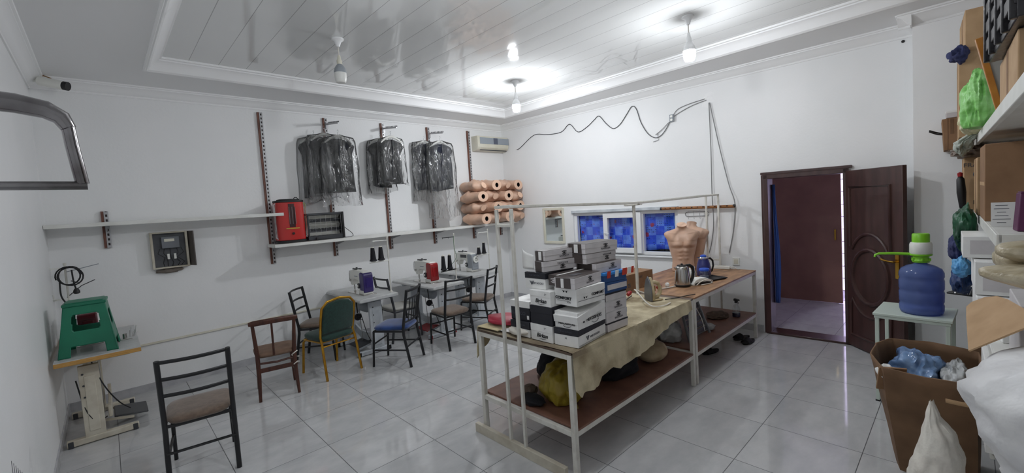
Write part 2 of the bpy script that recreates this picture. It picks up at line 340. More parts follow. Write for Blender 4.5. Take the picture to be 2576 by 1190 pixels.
# ------------------------------------------------------------------ mesh helpers
class MB:
    def __init__(s): s.bm = bmesh.new()
    def raw(s, vs, fs, mi=0):
        V = [s.bm.verts.new(v) for v in vs]
        for f in fs:
            try:
                q = s.bm.faces.new([V[i] for i in f]); q.material_index = mi
            except ValueError: pass
        return V
    def box(s, c, d, rot=None, mi=0, top=None):
        hx, hy, hz = d[0]/2, d[1]/2, d[2]/2
        tx, ty = (hx, hy) if top is None else (top[0]/2, top[1]/2)
        P = [(-hx,-hy,-hz),(hx,-hy,-hz),(hx,hy,-hz),(-hx,hy,-hz),(-tx,-ty,hz),(tx,-ty,hz),(tx,ty,hz),(-tx,ty,hz)]
        c = Vector(c)
        P = [(rot @ Vector(p) if rot else Vector(p)) + c for p in P]
        s.raw(P, [(3,2,1,0),(4,5,6,7),(0,1,5,4),(1,2,6,5),(2,3,7,6),(3,0,4,7)], mi)
        return s
    def rings(s, R, closed=True, cap=True, mi=0):
        n = len(R[0]); vs = [p for r in R for p in r]; fs = []
        for i in range(len(R)-1):
            for j in range(n if closed else n-1):
                a = i*n+j; b = i*n+(j+1) % n
                fs.append((a, b, b+n, a+n))
        if cap and closed:
            fs.append(tuple(reversed(range(n)))); fs.append(tuple(range((len(R)-1)*n, len(R)*n)))
        s.raw(vs, fs, mi); return s
    def tube(s, pts, r, n=8, closed=False, mi=0, ry=None, phase=0.0, up=None):
        """swept tube; r may be a list; ry gives an oval; n=4, phase=pi/4 gives a square bar"""
        pts = [Vector(p) for p in pts]; k = len(pts)
        rs = r if isinstance(r, (list, tuple)) else [r]*k
        up = Vector(up) if up is not None else None
        T = []
        for i in range(k):
            if closed: t = pts[(i+1) % k]-pts[i-1]
            else: t = pts[min(i+1,k-1)]-pts[max(i-1,0)]
            T.append(t.normalized() if t.length > 1e-9 else Vector((0,0,1)))
        u = up if up is not None else (Vector((0,0,1)) if abs(T[0].z) < .9 else Vector((1,0,0)))
        R = []
        for i in range(k):
            u2 = (u - T[i]*u.dot(T[i]))
            if u2.length < 1e-6: u2 = T[i].orthogonal()
            u2.normalize(); w = T[i].cross(u2)
            if up is None: u = u2
            q = 1.0
            if 0 < i < k-1 or closed:
                a = (pts[i]-pts[i-1]).normalized(); c = max(.5, sqrt(max(0,(1+a.dot((pts[(i+1)%k]-pts[i]).normalized()))/2))); q = 1/c if n == 4 else 1
            e = rs[i]; f = (ry[i] if isinstance(ry, (list, tuple)) else ry) if ry is not None else e
            R.append([pts[i]+u2*(cos(2*pi*j/n+phase)*e*q)+w*(sin(2*pi*j/n+phase)*f*q) for j in range(n)])
        if closed: R.append(R[0])
        return s.rings(R, True, not closed, mi)
    def bar(s, a, b, w, h=None, mi=0, up=None):
        h = w if h is None else h
        a = Vector(a); b = Vector(b); t = (b-a).normalized()
        u = Vector(up) if up is not None else (Vector((0,0,1)) if abs(t.z) < .9 else Vector((0,1,0)))
        u = (u-t*u.dot(t)).normalized(); x = t.cross(u)
        return s.rings([[p+x*(sx*w/2)+u*(sy*h/2) for sx, sy in ((-1,-1),(1,-1),(1,1),(-1,1))] for p in (a, b)], mi=mi)
    def lathe(s, prof, n=24, c=(0,0,0), mi=0, mtx=None, sx=1, sy=1):
        c = Vector(c); R = []
        for r, z in prof:
            ring = []
            for j in range(n):
                p = Vector((r*cos(2*pi*j/n)*sx, r*sin(2*pi*j/n)*sy, z))
                ring.append((mtx @ p if mtx else p)+c)
            R.append(ring)
        return s.rings(R, mi=mi)
    def prism(s, poly, d0, d1, plane='XZ', mi=0):
        def P(a, b, d):
            return {'XZ': (a, d, b), 'XY': (a, b, d), 'YZ': (d, a, b)}[plane]
        return s.rings([[P(a, b, d0) for a, b in poly], [P(a, b, d1) for a, b in poly]], mi=mi)
    def grid(s, f, nu, nv, mi=0):
        vs = [f(i/nu, j/nv) for i in range(nu+1) for j in range(nv+1)]
        fs = [(i*(nv+1)+j, (i+1)*(nv+1)+j, (i+1)*(nv+1)+j+1, i*(nv+1)+j+1) for i in range(nu) for j in range(nv)]
        s.raw(vs, fs, mi); return s
    def blob(s, c, r, seed=0, amp=.15, freq=2.5, flat=None, sub=4, ridge=.5, mi=0, pinch=0.0, lean=(0,0), pleat=.7):
        """crumpled bag: sphere pushed about by ridged noise, flattened at the bottom"""
        t = bmesh.new(); bmesh.ops.create_icosphere(t, subdivisions=sub, radius=1)
        o = Vector((seed*3.1, seed*1.7, seed*5.3)); vs = []
        for v in t.verts:
            p = v.co.copy(); q = p*freq+o
            pl = Vector((p.x*2.6, p.y*2.6, p.z*pleat))*1.15+o
            h = noise.noise(q*.75)*1.1+(1-2.2*abs(noise.noise(pl)))*ridge*.55+(1-2.2*abs(noise.noise(q*1.6+Vector((2,5,1)))))*ridge*.35+noise.noise(q*3.2)*.10
            w = p*(1+amp*h)
            if pinch and p.z > 0: w.x *= 1-pinch*p.z**1.5; w.y *= 1-pinch*p.z**1.5
            w = Vector((w.x*r[0]+lean[0]*max(0,w.z), w.y*r[1]+lean[1]*max(0,w.z), w.z*r[2]))
            if flat is not None and w.z < flat: w.z = flat
            vs.append(w+Vector(c))
        s.raw(vs, [tuple(v.index for v in f.verts) for f in t.faces], mi); t.free(); return s
    def build(s, name, mats, parent=None, bevel=0.0, smooth=40, solid=0.0, sub=0, loc=None, rz=0.0, seg=2, mtx=None):
        bm = s.bm
        bmesh.ops.remove_doubles(bm, verts=bm.verts, dist=1e-6)
        bmesh.ops.recalc_face_normals(bm, faces=bm.faces)
        me = bpy.data.meshes.new(name); bm.to_mesh(me); bm.free()
        for m in (mats if isinstance(mats, (list, tuple)) else [mats]):
            me.materials.append(MT[m] if isinstance(m, str) else m)
        if mtx is not None: me.transform(mtx)
        if smooth:
            me.shade_smooth(); me.set_sharp_from_angle(angle=rad(smooth))
        o = bpy.data.objects.new(name, me); COL.objects.link(o)
        if parent is not None: o.parent = parent
        if loc is not None: o.location = loc
        if rz: o.rotation_euler = (0,0,rz)
        if solid:
            q = o.modifiers.new('thickness', 'SOLIDIFY'); q.thickness = solid; q.offset = 0
        if bevel:
            q = o.modifiers.new('edges', 'BEVEL'); q.width = bevel; q.segments = seg; q.limit_method = 'ANGLE'; q.angle_limit = rad(40); q.harden_normals = False
        if sub:
            q = o.modifiers.new('smooth', 'SUBSURF'); q.levels = sub; q.render_levels = sub
        return o

def tag(o, label=None, cat=None, group=None, kind=None):
    if label: o['label'] = label
    if cat: o['category'] = cat
    if group: o['group'] = group
    if kind: o['kind'] = kind
    return o
def thing(name, label, cat, loc=(0,0,0), rz=0.0, group=None, rot=None):
    o = bpy.data.objects.new(name, None); COL.objects.link(o); o.empty_display_size = .05
    o.location = loc; o.rotation_euler = rot if rot else (0,0,rz)
    return tag(o, label, cat, group)
def struct(name, mb, m, parent=None, **k):
    o = mb.build(name, m, parent, **k)
    if parent is None: o['kind'] = 'structure'
    return o
KIDS = {}
def kids(o): return [c for c in COL.objects if c.parent == o]
def copy_tree(src, loc, rz=0.0, label=None, rot=None):
    r = src.copy(); COL.objects.link(r); r.location = loc; r.rotation_euler = rot if rot else (0,0,rz)
    if label: r['label'] = label
    for c in kids(src):
        d = c.copy(); COL.objects.link(d); d.parent = r
        for g in kids(c):
            e = g.copy(); COL.objects.link(e); e.parent = d
    return r

def text_mesh(body, size, shear=0.0, sx=1.0, bold=0.0, extrude=.0006, align='CENTER'):
    cu = bpy.data.curves.new('lettering', 'FONT'); cu.body = body; cu.size = size; cu.shear = shear; cu.offset = bold
    cu.align_x = align; cu.align_y = 'CENTER'; cu.extrude = extrude; cu.resolution_u = 3
    o = bpy.data.objects.new('lettering', cu); COL.objects.link(o)
    bpy.context.view_layer.update()
    me = bpy.data.meshes.new_from_object(o.evaluated_get(bpy.context.evaluated_depsgraph_get()))
    bpy.data.objects.remove(o)
    me.transform(Matrix.Diagonal((sx,1,1,1)))
    return me
FACE = {'-y': Matrix(((1,0,0),(0,0,-1),(0,1,0))), '-x': Matrix(((0,0,-1),(-1,0,0),(0,1,0))), '+z': Matrix(((1,0,0),(0,1,0),(0,0,1))), '+x': Matrix(((0,0,1),(1,0,0),(0,1,0)))}
def lettering(body, size, m, parent, at, face='-y', turn=0.0, name='lettering', **k):
    me = text_mesh(body, size, **k)
    T = Matrix.Translation(Vector(at)) @ FACE[face].to_4x4() @ Matrix.Rotation(turn, 4, 'Z')
    me.transform(T); me.materials.clear(); me.materials.append(MT[m])
    o = bpy.data.objects.new(name, me); COL.objects.link(o); o.parent = parent
    return o
def decal(mb, m, parent, at, face='-y', turn=0.0, name='printed_mark'):
    """mb holds a flat design drawn in x (right) and y (up)"""
    T = Matrix.Translation(Vector(at)) @ FACE[face].to_4x4() @ Matrix.Rotation(turn, 4, 'Z')
    return mb.build(name, m, parent, smooth=0, mtx=T)
def arc(cx, cy, rx, ry, a0, a1, n=16): return [(cx+rx*cos(rad(a0+(a1-a0)*i/n)), cy+ry*sin(rad(a0+(a1-a0)*i/n)), 0) for i in range(n+1)]

# wall frames: local x runs along the wall, local -y points into the room
WA = lambda x, out=0.0, z=0.0: (x-.0066*out, 6.236-.0066*x-out, z)
RA = atan2(-.0066, 1)
CB = Vector((5.73, 6.198, 0)); DB = Vector((.0435,-1,0)).normalized(); NB = Vector((-1,-.0435,0)).normalized()
def WB(s, out=0.0, z=0.0): return tuple(CB+DB*s+NB*out+Vector((0,0,z)))
RB = atan2(DB.y, DB.x)
def sB(y): return (6.198-y)/abs(DB.y)
# ================================================================== THE ROOM
XL = -.42; YN = -.62; XB = 5.63; YB = .33; ZC = 3.34; ZT = 3.45; ZK = 3.223
b = MB(); b.box((4.2,2.8,-.05),(9.8,7.4,.1)); struct('floor', b, 'floor')
b = MB(); b.box((2.9,.06,1.75),(6.9,.12,3.5)); struct('wall_back', b, 'wall', loc=WA(0), rz=RA)
b = MB(); b.box((XL-.06,2.8,1.75),(.12,7.2,3.5)); struct('wall_left', b, 'wall')
b = MB()
def seg(s0, s1, z0, z1): b.box(((s0+s1)/2,.09,(z0+z1)/2),(s1-s0,.18,z1-z0))
W0, W1, WZ0, WZ1 = sB(4.60), sB(2.79), .92, 1.60
D0, D1, DZ = sB(1.70), sB(.87), 1.97
seg(0,W0,0,3.5); seg(W0,W1,0,WZ0); seg(W0,W1,WZ1,3.5); seg(W1,D0,0,3.5); seg(D0,D1,DZ,3.5); seg(D1,6.0,0,3.5)
struct('wall_right', b, 'wall', loc=CB, rz=RB)
b = MB(); b.box(((XB+6.1)/2,(YN+YB)/2-.05,1.75),(6.1-XB,YB-YN+.1,3.5)); struct('wall_corner', b, 'wall')
b = MB(); b.box((2.6,YN-.06,1.75),(6.4,.12,3.5)); struct('wall_near', b, 'wall')
# ceiling: lower border round a raised tray of pvc boards
HOLE = [(.43,5.45),(5.22,5.52),(5.16,-.25),(.47,-.25)]
OUT = [(XL-.05,6.3),(6.1,6.3),(6.1,YN-.05),(XL-.05,YN-.05)]
b = MB()
for i in range(4):
    j = (i+1) % 4
    q = [OUT[i],OUT[j],HOLE[j],HOLE[i]]
    b.raw([(x,y,ZC) for x,y in q]+[(x,y,ZC+.03) for x,y in q], [(0,1,2,3),(7,6,5,4),(0,4,5,1),(1,5,6,2),(2,6,7,3),(3,7,4,0)])
struct('ceiling_border', b, 'border', smooth=0)
b = MB(); b.box((2.8,2.8,ZT+.03),(7.2,7.4,.06)); struct('ceiling', b, 'ceiling', smooth=0)
def inset(P, d):
    R = []
    n = len(P)
    for i in range(n):
        p = Vector(P[i]); a = (p-Vector(P[i-1])).normalized(); c = (Vector(P[(i+1)%n])-p).normalized()
        na = Vector((a.y,-a.x)); nc = Vector((c.y,-c.x)); m = (na+nc); m /= (1+na.dot(nc))
        R.append(p+m*d)
    return R
TP = [(-.035,ZC+.001),(-.035,ZC-.012),(-.02,ZC-.018),(-.012,ZC-.012),(-.004,ZC-.016),(.012,ZC-.006),(.028,ZC+.02),(.045,ZC+.045),(.07,ZC+.068),(.088,ZC+.076),(.088,ZC+.088),(.108,ZC+.092),(.112,ZT+.001)]
b = MB(); rg = []
for d, z in TP: rg.append([Vector((p.x,p.y,z)) for p in inset(HOLE, d)])
b.rings(rg, True, False); struct('trim_1', b, 'cornice', smooth=25)
CP = [(0,ZK),(.012,ZK),(.016,ZK+.012),(.012,ZK+.02),(.03,ZK+.03),(.05,ZK+.055),(.078,ZK+.083),(.096,ZK+.09),(.096,ZK+.1),(.112,ZK+.104),(.116,ZC+.002),(0,ZC+.002)]
def cornice(name, a, c, n):
    a = Vector((*a,0)); c = Vector((*c,0)); n = Vector((*n,0)); b = MB()
    b.rings([[p+n*o+Vector((0,0,z)) for o, z in CP] for p in (a, c)]); return struct(name, b, 'cornice', smooth=25)
cornice('trim_2', WA(-.5)[:2], WA(5.76)[:2], (-.0066,-1))
cornice('trim_3', WB(-.02)[:2], WB(5.86)[:2], NB[:2])
cornice('trim_4', (XL,6.26), (XL,-.7), (1,0))
cornice('trim_5', (XB,YB+.1), (XB,YN), (-1,0))
cornice('trim_6', (XB-.1,YB), (6.0,YB), (0,1))
def skirting(name, a, c, n, h=.085, t=.012):
    a = Vector((*a,0)); c = Vector((*c,0)); n = Vector((*n,0)); b = MB()
    b.rings([[p+n*o+Vector((0,0,z)) for o, z in ((0,0),(t,0),(t,h),(0,h))] for p in (a, c)]); return struct(name, b, 'base_tile', smooth=0)
skirting('baseboard_back', WA(XL)[:2], WA(5.73)[:2], (-.0066,-1))
skirting('baseboard_left', (XL,6.23), (XL,-.6), (1,0))
skirting('baseboard_right', WB(0)[:2], WB(D0-.05)[:2], NB[:2])
# corridor behind the doorway
b = MB(); b.box((7.5,2.60,1.5),(3.1,.12,3.0)); b.box((7.5,.35,1.5),(3.1,.12,3.0)); b.box((9.05,1.7,1.5),(.12,2.9,3.0)); struct('wall_corridor', b, 'wall')
b = MB(); b.box((7.52,1.7,2.86),(3.0,2.9,.06)); struct('ceiling_corridor', b, 'border')
d2 = thing('door_2', 'plain brown door slab standing ajar in the corridor', 'door', (7.93,1.24,0)); d2['kind'] = 'structure'
b = MB(); b.box((.03,.66,1.056),(.045,1.28,2.1)); b.build('door_slab', 'slab', d2, bevel=.004)
b = MB(); b.box((-.02,.09,1.05),(.03,.02,.16)); b.build('door_handle', 'brass', d2)
w2 = thing('window_2', 'bright narrow glazed opening at the end of the corridor', 'window', (8.62,1.16,0)); w2['kind'] = 'structure'
b = MB(); b.box((0,0,1.12),(.02,.52,2.1)); b.build('pane', 'slit', w2)
b = MB()
for z in [.08+.2*i for i in range(11)]: b.box((-.03,0,z),(.03,.56,.012))
b.box((-.03,-.27,1.12),(.04,.03,2.2)); b.box((-.03,.27,1.12),(.04,.03,2.2)); b.build('window_frame', 'pvc', w2)
# doorway frame and open leaf
fr = thing('door_1', 'dark brown panelled door swung wide open with its frame', 'door', CB, RB); fr['kind'] = 'structure'
b = MB()
for s in (D0+.025, D1-.025): b.box((s,.07,DZ/2),(.05,.24,DZ))
b.box(((D0+D1)/2,.07,DZ-.025),(D1-D0,.24,.05)); b.box(((D0+D1)/2,.07,.012),(D1-D0,.24,.024))
b.box(((D0+D1)/2,-.022,DZ+.018),(D1-D0+.06,.03,.03)); b.box((D0-.012,-.02,DZ/2),(.03,.02,DZ))
b.build('door_frame', 'dark_brown', fr, bevel=.004)
H0 = Vector(WB(D1-.05,.02)); FE = Vector((5.385,.392,0)); dv = (FE-Vector((H0.x,H0.y,0))); lw = dv.length
lf_ang = atan2(dv.y, dv.x)
def leaf_world(mb):  # leaf local: x from hinge to free edge, +y face seen from the room side that faces the window
    inv = Matrix.Rotation(-RB,4,'Z') @ Matrix.Translation(-CB)
    return inv @ Matrix.Translation((H0.x,H0.y,0)) @ Matrix.Rotation(lf_ang,4,'Z')
LH = 1.93
b = MB(); b.box((lw/2,.02,LH/2+.012),(lw,.042,LH))
leaf = b.build('door_leaf', 'dark_brown', fr, bevel=.004, mtx=leaf_world(0))
def seen_side():  # which side of the leaf looks at the camera
    n = Vector((-dv.y,dv.x,0)); return 1 if n.dot(-H0) > 0 else -1
sg = seen_side(); fy = .02+sg*.021
b = MB()
def mould(pts, closed=True, r=.019): b.tube([(x,fy,z) for x,z in pts], r, 8, closed)
# tall upper panel whose foot arches over the oval
up = [(.1,1.12),(.1,1.76),(lw-.14,1.76),(lw-.14,1.12)]
ar = [(lw/2-.02+.27*cos(rad(a)), .93+.34*sin(rad(a))) for a in range(30,151,12)]
mould(up[::-1][0:1]+up[2:3]+up[1:2]+up[0:1]+ar[::-1], True)
mould([(lw/2-.02+.235*cos(rad(a)), .82+.285*sin(rad(a))) for a in range(0,360,15)], True, .024)
lo = [(.1,.50),(.1,.15),(lw-.14,.15),(lw-.14,.50)]
al = [(lw/2-.02+.27*cos(rad(a)), .72+.33*sin(rad(a))) for a in range(210,331,12)]
mould(lo[0:1]+lo[1:2]+lo[2:3]+lo[3:4]+al[::-1], True)
b.build('panel_moulding', 'dark_brown', leaf, mtx=leaf_world(0))
b = MB(); b.box((lw-.06,fy+sg*.004,.98),(.04,.008,.23)); b.tube([(lw-.06,fy,1.03),(lw-.06,fy+sg*.05,1.03),(lw-.08,fy+sg*.055,1.03),(lw-.19,fy+sg*.05,1.035),(lw-.2,fy+sg*.045,1.045)], .009, 8)
b.build('door_handle', 'brass', leaf, mtx=leaf_world(0))
# blue curtain at the hinge side of the corridor
b = MB()
def cf(u, v):
    w = .03+.012*sin(v*5); return (6.10+.014*sin(u*14+v*3), 1.655-u*w*1.6, .35+1.5*v)
b.grid(cf, 16, 20); tag(b.build('curtain', mat('plain blue curtain',(58,88,160),.85), None, solid=.004, smooth=60), 'plain blue curtain gathered inside the doorway', 'curtain')

# window with three lights
wn = thing('window_1', 'white plastic window of three panes', 'window', CB, RB); wn['kind'] = 'structure'
def frame_rect(mb, s0, s1, z0, z1, w, y0, y1):
    ym = (y0+y1)/2; dy = y1-y0
    mb.box((s0+w/2,ym,(z0+z1)/2),(w,dy,z1-z0)); mb.box((s1-w/2,ym,(z0+z1)/2),(w,dy,z1-z0))
    mb.box(((s0+s1)/2,ym,z0+w/2),(s1-s0-2*w,dy,w)); mb.box(((s0+s1)/2,ym,z1-w/2),(s1-s0-2*w,dy,w))
WS = W1-W0; m1 = W0+.60*1.0; m2 = W0+1.235
b = MB(); frame_rect(b, W0, W1, WZ0, WZ1, .055, .03, .10)
b.box((m1,.065,(WZ0+WZ1)/2),(.06,.07,WZ1-WZ0-.11)); b.box((m2,.065,(WZ0+WZ1)/2),(.06,.07,WZ1-WZ0-.11))
b.build('window_frame', 'pvc', wn, bevel=.005)
sash = MB(); frame_rect(sash, m1-.01, m2+.01, WZ0+.03, WZ1-.03, .075, -.015, .045)
so = sash.build('sash', 'pvc', wn, bevel=.006)
h = MB(); h.box((m1+.03,-.02,1.26),(.022,.012,.06)); h.tube([(m1+.03,-.03,1.26),(m1+.03,-.05,1.26),(m1+.11,-.052,1.255)], .007, 8); h.build('window_handle', 'pvc', so)
for a, c, y in ((W0+.05,m1-.03,.06),(m1+.06,m2-.06,.02),(m2+.03,W1-.05,.06)):
    p = MB(); p.box(((a+c)/2,y,(WZ0+WZ1)/2),(c-a,.006,WZ1-WZ0-.1)); p.build('pane', 'window_glass', wn)
b = MB(); b.box(((W0+W1)/2,.0,WZ0-.012),(WS+.06,.09,.024)); b.build('window_sill', 'pvc', wn, bevel=.005)
b = MB(); b.box(((W0+W1)/2,-.01,WZ1+.02),(WS+.03,.05,.045)); b.build('blind_box', 'pale_steel', wn, bevel=.004)
b = MB(); b.box((W1+.015,-.02,1.36),(.02,.03,.09)); b.box((W1+.015,-.02,1.28),(.016,.025,.03)); b.build('hinge', 'pvc', wn, bevel=.003)
# night side of the window: dark board and the curtain in front of it
b = MB(); b.box(((W0+W1)/2,.2,(WZ0+WZ1)/2),(WS+.2,.02,.9)); struct('wall_shaft', b, 'black', loc=CB, rz=RB)
b = MB()
def cg(u, v):
    s = W0+.05+u*(WS-.12); return (s, .125+.012*sin(u*40)+.006*sin(u*91+v*5), WZ0+.075+.012*sin(u*23)+v*(WZ1-WZ0-.10))
b.grid(cg, 80, 8)
tag(b.build('curtain', 'curtain', None, loc=CB, rz=RB, solid=.002, smooth=60), 'blue checked curtain with small red fish behind the window panes', 'curtain')

# ================================================================== CAMERA AND LAMPS
cam = bpy.data.cameras.new('camera'); co = bpy.data.objects.new('camera', cam); COL.objects.link(co); SC.camera = co
cam.sensor_fit = 'HORIZONTAL'; cam.sensor_width = 36; cam.lens = 1079.05/2576*36
cam.shift_x = (1288-1288.9)/2576; cam.shift_y = -(595-579.23)/2576
cam.clip_start = .05; cam.clip_end = 60
yw, pt, rl = rad(43.4211), rad(-3.3268), rad(-3.659)
f = Vector((sin(yw)*cos(pt), cos(yw)*cos(pt), sin(pt))); rt = f.cross(Vector((0,0,1))).normalized(); upv = rt.cross(f)
r2 = rt*cos(rl)+upv*sin(rl); u2 = -rt*sin(rl)+upv*cos(rl)
co.matrix_world = Matrix(((r2.x,u2.x,-f.x,0),(r2.y,u2.y,-f.y,0),(r2.z,u2.z,-f.z,1.8),(0,0,0,1)))

def ceiling_lamp(loc, label, lit, glow='lamp_glow'):
    t = thing('ceiling_lamp', label, 'lamp', loc, group='bulb lamps hanging from the ceiling')
    b = MB(); b.lathe([(.0,0),(.055,0),(.055,-.012),(.03,-.03),(.014,-.075),(.0,-.076)], 20); b.build('ceiling_rose', 'pvc', t)
    b = MB(); b.tube([(0,0,-.07),(0,0,-.17)], .006, 8); b.build('cord', 'white_cord', t)
    b = MB(); b.lathe([(0,-.15),(.012,-.152),(.018,-.19),(.024,-.2),(.024,-.235),(0,-.235)], 18); b.build('lamp_holder', 'pvc' if lit else 'off_white', t)
    b = MB(); b.lathe([(.0,-.23),(.02,-.232),(.035,-.25),(.05,-.275),(.056,-.30),(.056,-.315),(0,-.315)], 22); b.build('bulb_body', 'grey_plastic' if not lit else 'pvc', t)
    b = MB(); b.lathe([(0,-.312),(.055,-.314),(.054,-.345),(.050,-.385),(.040,-.404),(0,-.412)], 22); b.build('bulb_diffuser', glow if lit else 'lamp_off', t)
    return t
ceiling_lamp((1.72,4.02,ZT), 'unlit bulb hanging from the ceiling nearest the camera corner', False)
ceiling_lamp((1.72,1.77,ZT), 'added lit bulb out of view, brightening the camera side of the room', True, 'lamp_glow_fill')  # added lamp, unseen, lifts the side wall and the front floor
ceiling_lamp((4.126,4.128,ZT), 'lit bulb hanging from the ceiling near the back corner of the room', True)
ceiling_lamp((4.10,1.77,ZT), 'lit bulb hanging from the ceiling over the far work table', True, 'lamp_glow_soft')

w = bpy.data.worlds.new('world'); SC.world = w; w.use_nodes = True
w.node_tree.nodes['Background'].inputs['Color'].default_value = (.05,.05,.06,1); w.node_tree.nodes['Background'].inputs['Strength'].default_value = .3
SC.view_settings.view_transform = 'Standard'; SC.view_settings.look = 'None'; SC.view_settings.gamma = 1; SC.view_settings.exposure = 0.25
SC.view_settings.use_curve_mapping = False
SC.cycles.use_denoising = True
SC.cycles.max_bounces = 10; SC.cycles.diffuse_bounces = 6; SC.cycles.glossy_bounces = 4; SC.cycles.transparent_max_bounces = 24; SC.cycles.transmission_bounces = 8
SC.cycles.sample_clamp_indirect = 6
# ================================================================== BACK WALL: UPRIGHTS, SHELVES AND WHAT HANGS THERE
def upright(x, z0, z1, label):
    t = thing('slotted_upright', label, 'shelf upright', WA(x,0,0), RA, 'slotted shelf uprights on the back wall')
    b = MB(); b.box((-.018,-.014,(z0+z1)/2),(.022,.026,z1-z0)); b.build('side_strip', 'upright_brown', t)
    b = MB(); b.box((.012,-.016,(z0+z1)/2),(.036,.03,z1-z0)); b.build('slotted_channel', 'slotted', t)
    return t
UX = [1.556,2.369,3.232,4.05,4.90]
UL = ['slotted upright by the red heater, tallest bare stretch above the shelf end','slotted upright behind the first hanging bundle of jackets','slotted upright behind the folded bagged garment in the middle','slotted upright behind the bagged jackets next to the torso pile','slotted upright under the air conditioner, above the torso pile']
for x, l in zip(UX, UL): upright(x, 1.24, 3.19, l)
upright(5.55, 1.24, 1.46, 'short slotted upright under the shelf end at the room corner')
upright(.011, 1.622, 2.008, 'short slotted upright carrying the upper shelf over the meter box')

def board(name, x0, x1, z, dep, label):
    t = thing(name, label, 'shelf', WA((x0+x1)/2,0,0), RA, 'white wall shelves')
    L = x1-x0
    b = MB(); b.box((0,-.033-dep/2,z-.02),(L,dep,.038)); b.build('board', 'shelf_white', t, bevel=.002)
    return t
s1 = board('wall_shelf', XL+.005, 1.655, 1.892, .27, 'white upper wall shelf, empty, running from the wall corner to the red heater')
s2 = board('wall_shelf', 1.50, 5.70, 1.50, .35, 'long white lower wall shelf carrying the heaters and the torso pile')
def bracket(sh, x, z, dep):
    lx = x-sh.location.x
    b = MB(); b.prism([(-.033,z-.04),(-.033-dep*.8,z-.04),(-.033-dep*.8,z-.05),(-.06,z-.10),(-.033,z-.10)], lx-.004, lx+.004, 'YZ'); b.build('bracket', 'slot_metal', sh)
for x in UX[1:]: bracket(s2, x+.012, 1.50, .35)
bracket(s2, UX[0]+.012, 1.50, .35); bracket(s1, .02, 1.892, .27)

# toothed hanging arms
AX = [(2.375,3.105),(3.24,3.11),(4.056,3.085)]
ALB = ['toothed metal garment rail above the first bundle of jackets','toothed metal garment rail above the folded bagged garment','toothed metal garment rail above the jackets beside the torsos']
for (x, z), l in zip(AX, ALB):
    t = thing('garment_rail', l, 'garment rail', WA(x,0,0), RA, 'toothed arms on the wall uprights')
    b = MB(); b.box((.012,-.04,z-.02),(.03,.014,.10)); b.bar((.012,-.04,z),(.03,-.40,z-.045),.014,.022)
    b.build('arm_bar', 'slot_metal', t)
    b = MB()
    for i in range(9):
        q = .07+i*.038; b.box((.012+.018*q/.4,-.04-q,z+.016-.045*q/.36),(.012,.008,.02))
    b.build('tooth', 'dark_grey', t)

def folded(ang, z, seed): return noise.noise(Vector((cos(ang)*1.6+seed*4, sin(ang)*1.6, z*1.1+seed)))
def jacket(loc, rz, label, w=.27, d=.10, length=.80, cover=.22, seed=1, m='jacket', wide_bag=0.0, out=False, group='bagged jackets on the wall arms', slump=0.0):
    """hangs from its hook: local z=0 is the hook, garment below"""
    t = thing('jacket', label, 'jacket', loc, rz, group)
    n = 36
    def ring(z, a, c, k, dz=0, sd=0):
        R = []
        for j in range(n):
            q = 2*pi*j/n; ca, sa = cos(q), sin(q)
            ex = 2/2.6
            x = a*math.copysign(abs(ca)**ex, ca); y = c*math.copysign(abs(sa)**ex, sa)
            fo = 1+k*(.7*noise.noise(Vector((x*9+sd, z*.9, seed*7.3)))+.45*sin(x*34+seed*2+z*2.2+2*noise.noise(Vector((x*4,z*2,seed)))))
            R.append((x*(1+.12*k*noise.noise(Vector((z*3,seed+sd,q)))), y*fo, z+dz*noise.noise(Vector((x*5,seed*1.3,sd)))-slump*x))
        return R
    P = [(-.115,.055,.035),(-.125,.085,.04),(-.145,.16,min(.06,d)),(-.175,.225,min(.072,d*1.1)),(-.225,.255,min(.08,d*1.15)),(-.32,w*.98,d*.86),(-.5,w,d),(-.7,w*1.0,d*1.02),(-.1-length,w*1.03,d*1.06)]
    P = [(max(z,-.1-length) , a, c) for z, a, c in P]
    b = MB(); b.rings([ring(z, a*w/.27, c, .15+.5*i/len(P), .0 if i < len(P)-1 else .05) for i, (z, a, c) in enumerate(P)])
    b.build('jacket_body', m, t, smooth=70)
    # front opening and lapel edge
    b = MB(); b.tube([(.01,-.052,-.12),(.0,-.085,-.3),(-.015,-d*1.06,-.5),(-.02,-d*1.12,-.1-length+.02)], .006, 6); b.build('front_edge', m, t)
    b = MB()
    b.tube([(0,0,0),(.014,0,.012),(.016,0,-.008),(.004,0,-.03),(0,0,-.07)], .0028, 6)
    b.build('hanger_hook', 'chrome', t)
    b = MB(); hy = -d-.006 if out else -.012; b.tube([(-.21*w/.27,hy,-.165),(-.1,hy,-.115),(-.03,hy,-.078),(.03,hy,-.078),(.1,hy,-.115),(.21*w/.27,hy,-.165)], [.010,.014,.019,.019,.014,.010], 8, ry=.010)
    b.build('hanger', 'white_plastic', t)
    # plastic cover, loose, longer than the coat
    B = [(-.055,.03,.028),(-.075,.12,.032),(-.10+wide_bag*.6,.245+wide_bag,.034),(-.16,.275+wide_bag,min(.07,d*1.2)),(-.3,.285,d*1.15),(-.5,.305,d*1.22),(-.75,.30,d*1.25),(-.1-length,.31,d*1.2),(-.1-length-cover*.5,.315,d*.9),(-.1-length-cover,.32,d*.5)]
    B.sort(key=lambda q: -q[0])
    b = MB(); b.rings([ring(z, a*w/.27, c+.010, (.35+.4*i/len(B))*(1.0 if d > .04 else .22), .0 if i < len(B)-1 else .10, 5) for i, (z, a, c) in enumerate(B)], True, False)
    b.build('plastic_cover', 'film', t, smooth=80)
    return t
jacket(WA(2.175,.065,2.985), rad(-18), 'charcoal jacket in plastic, hung against the wall at the back of the first bundle', cover=.08, seed=2, w=.21, d=.022, length=.80)
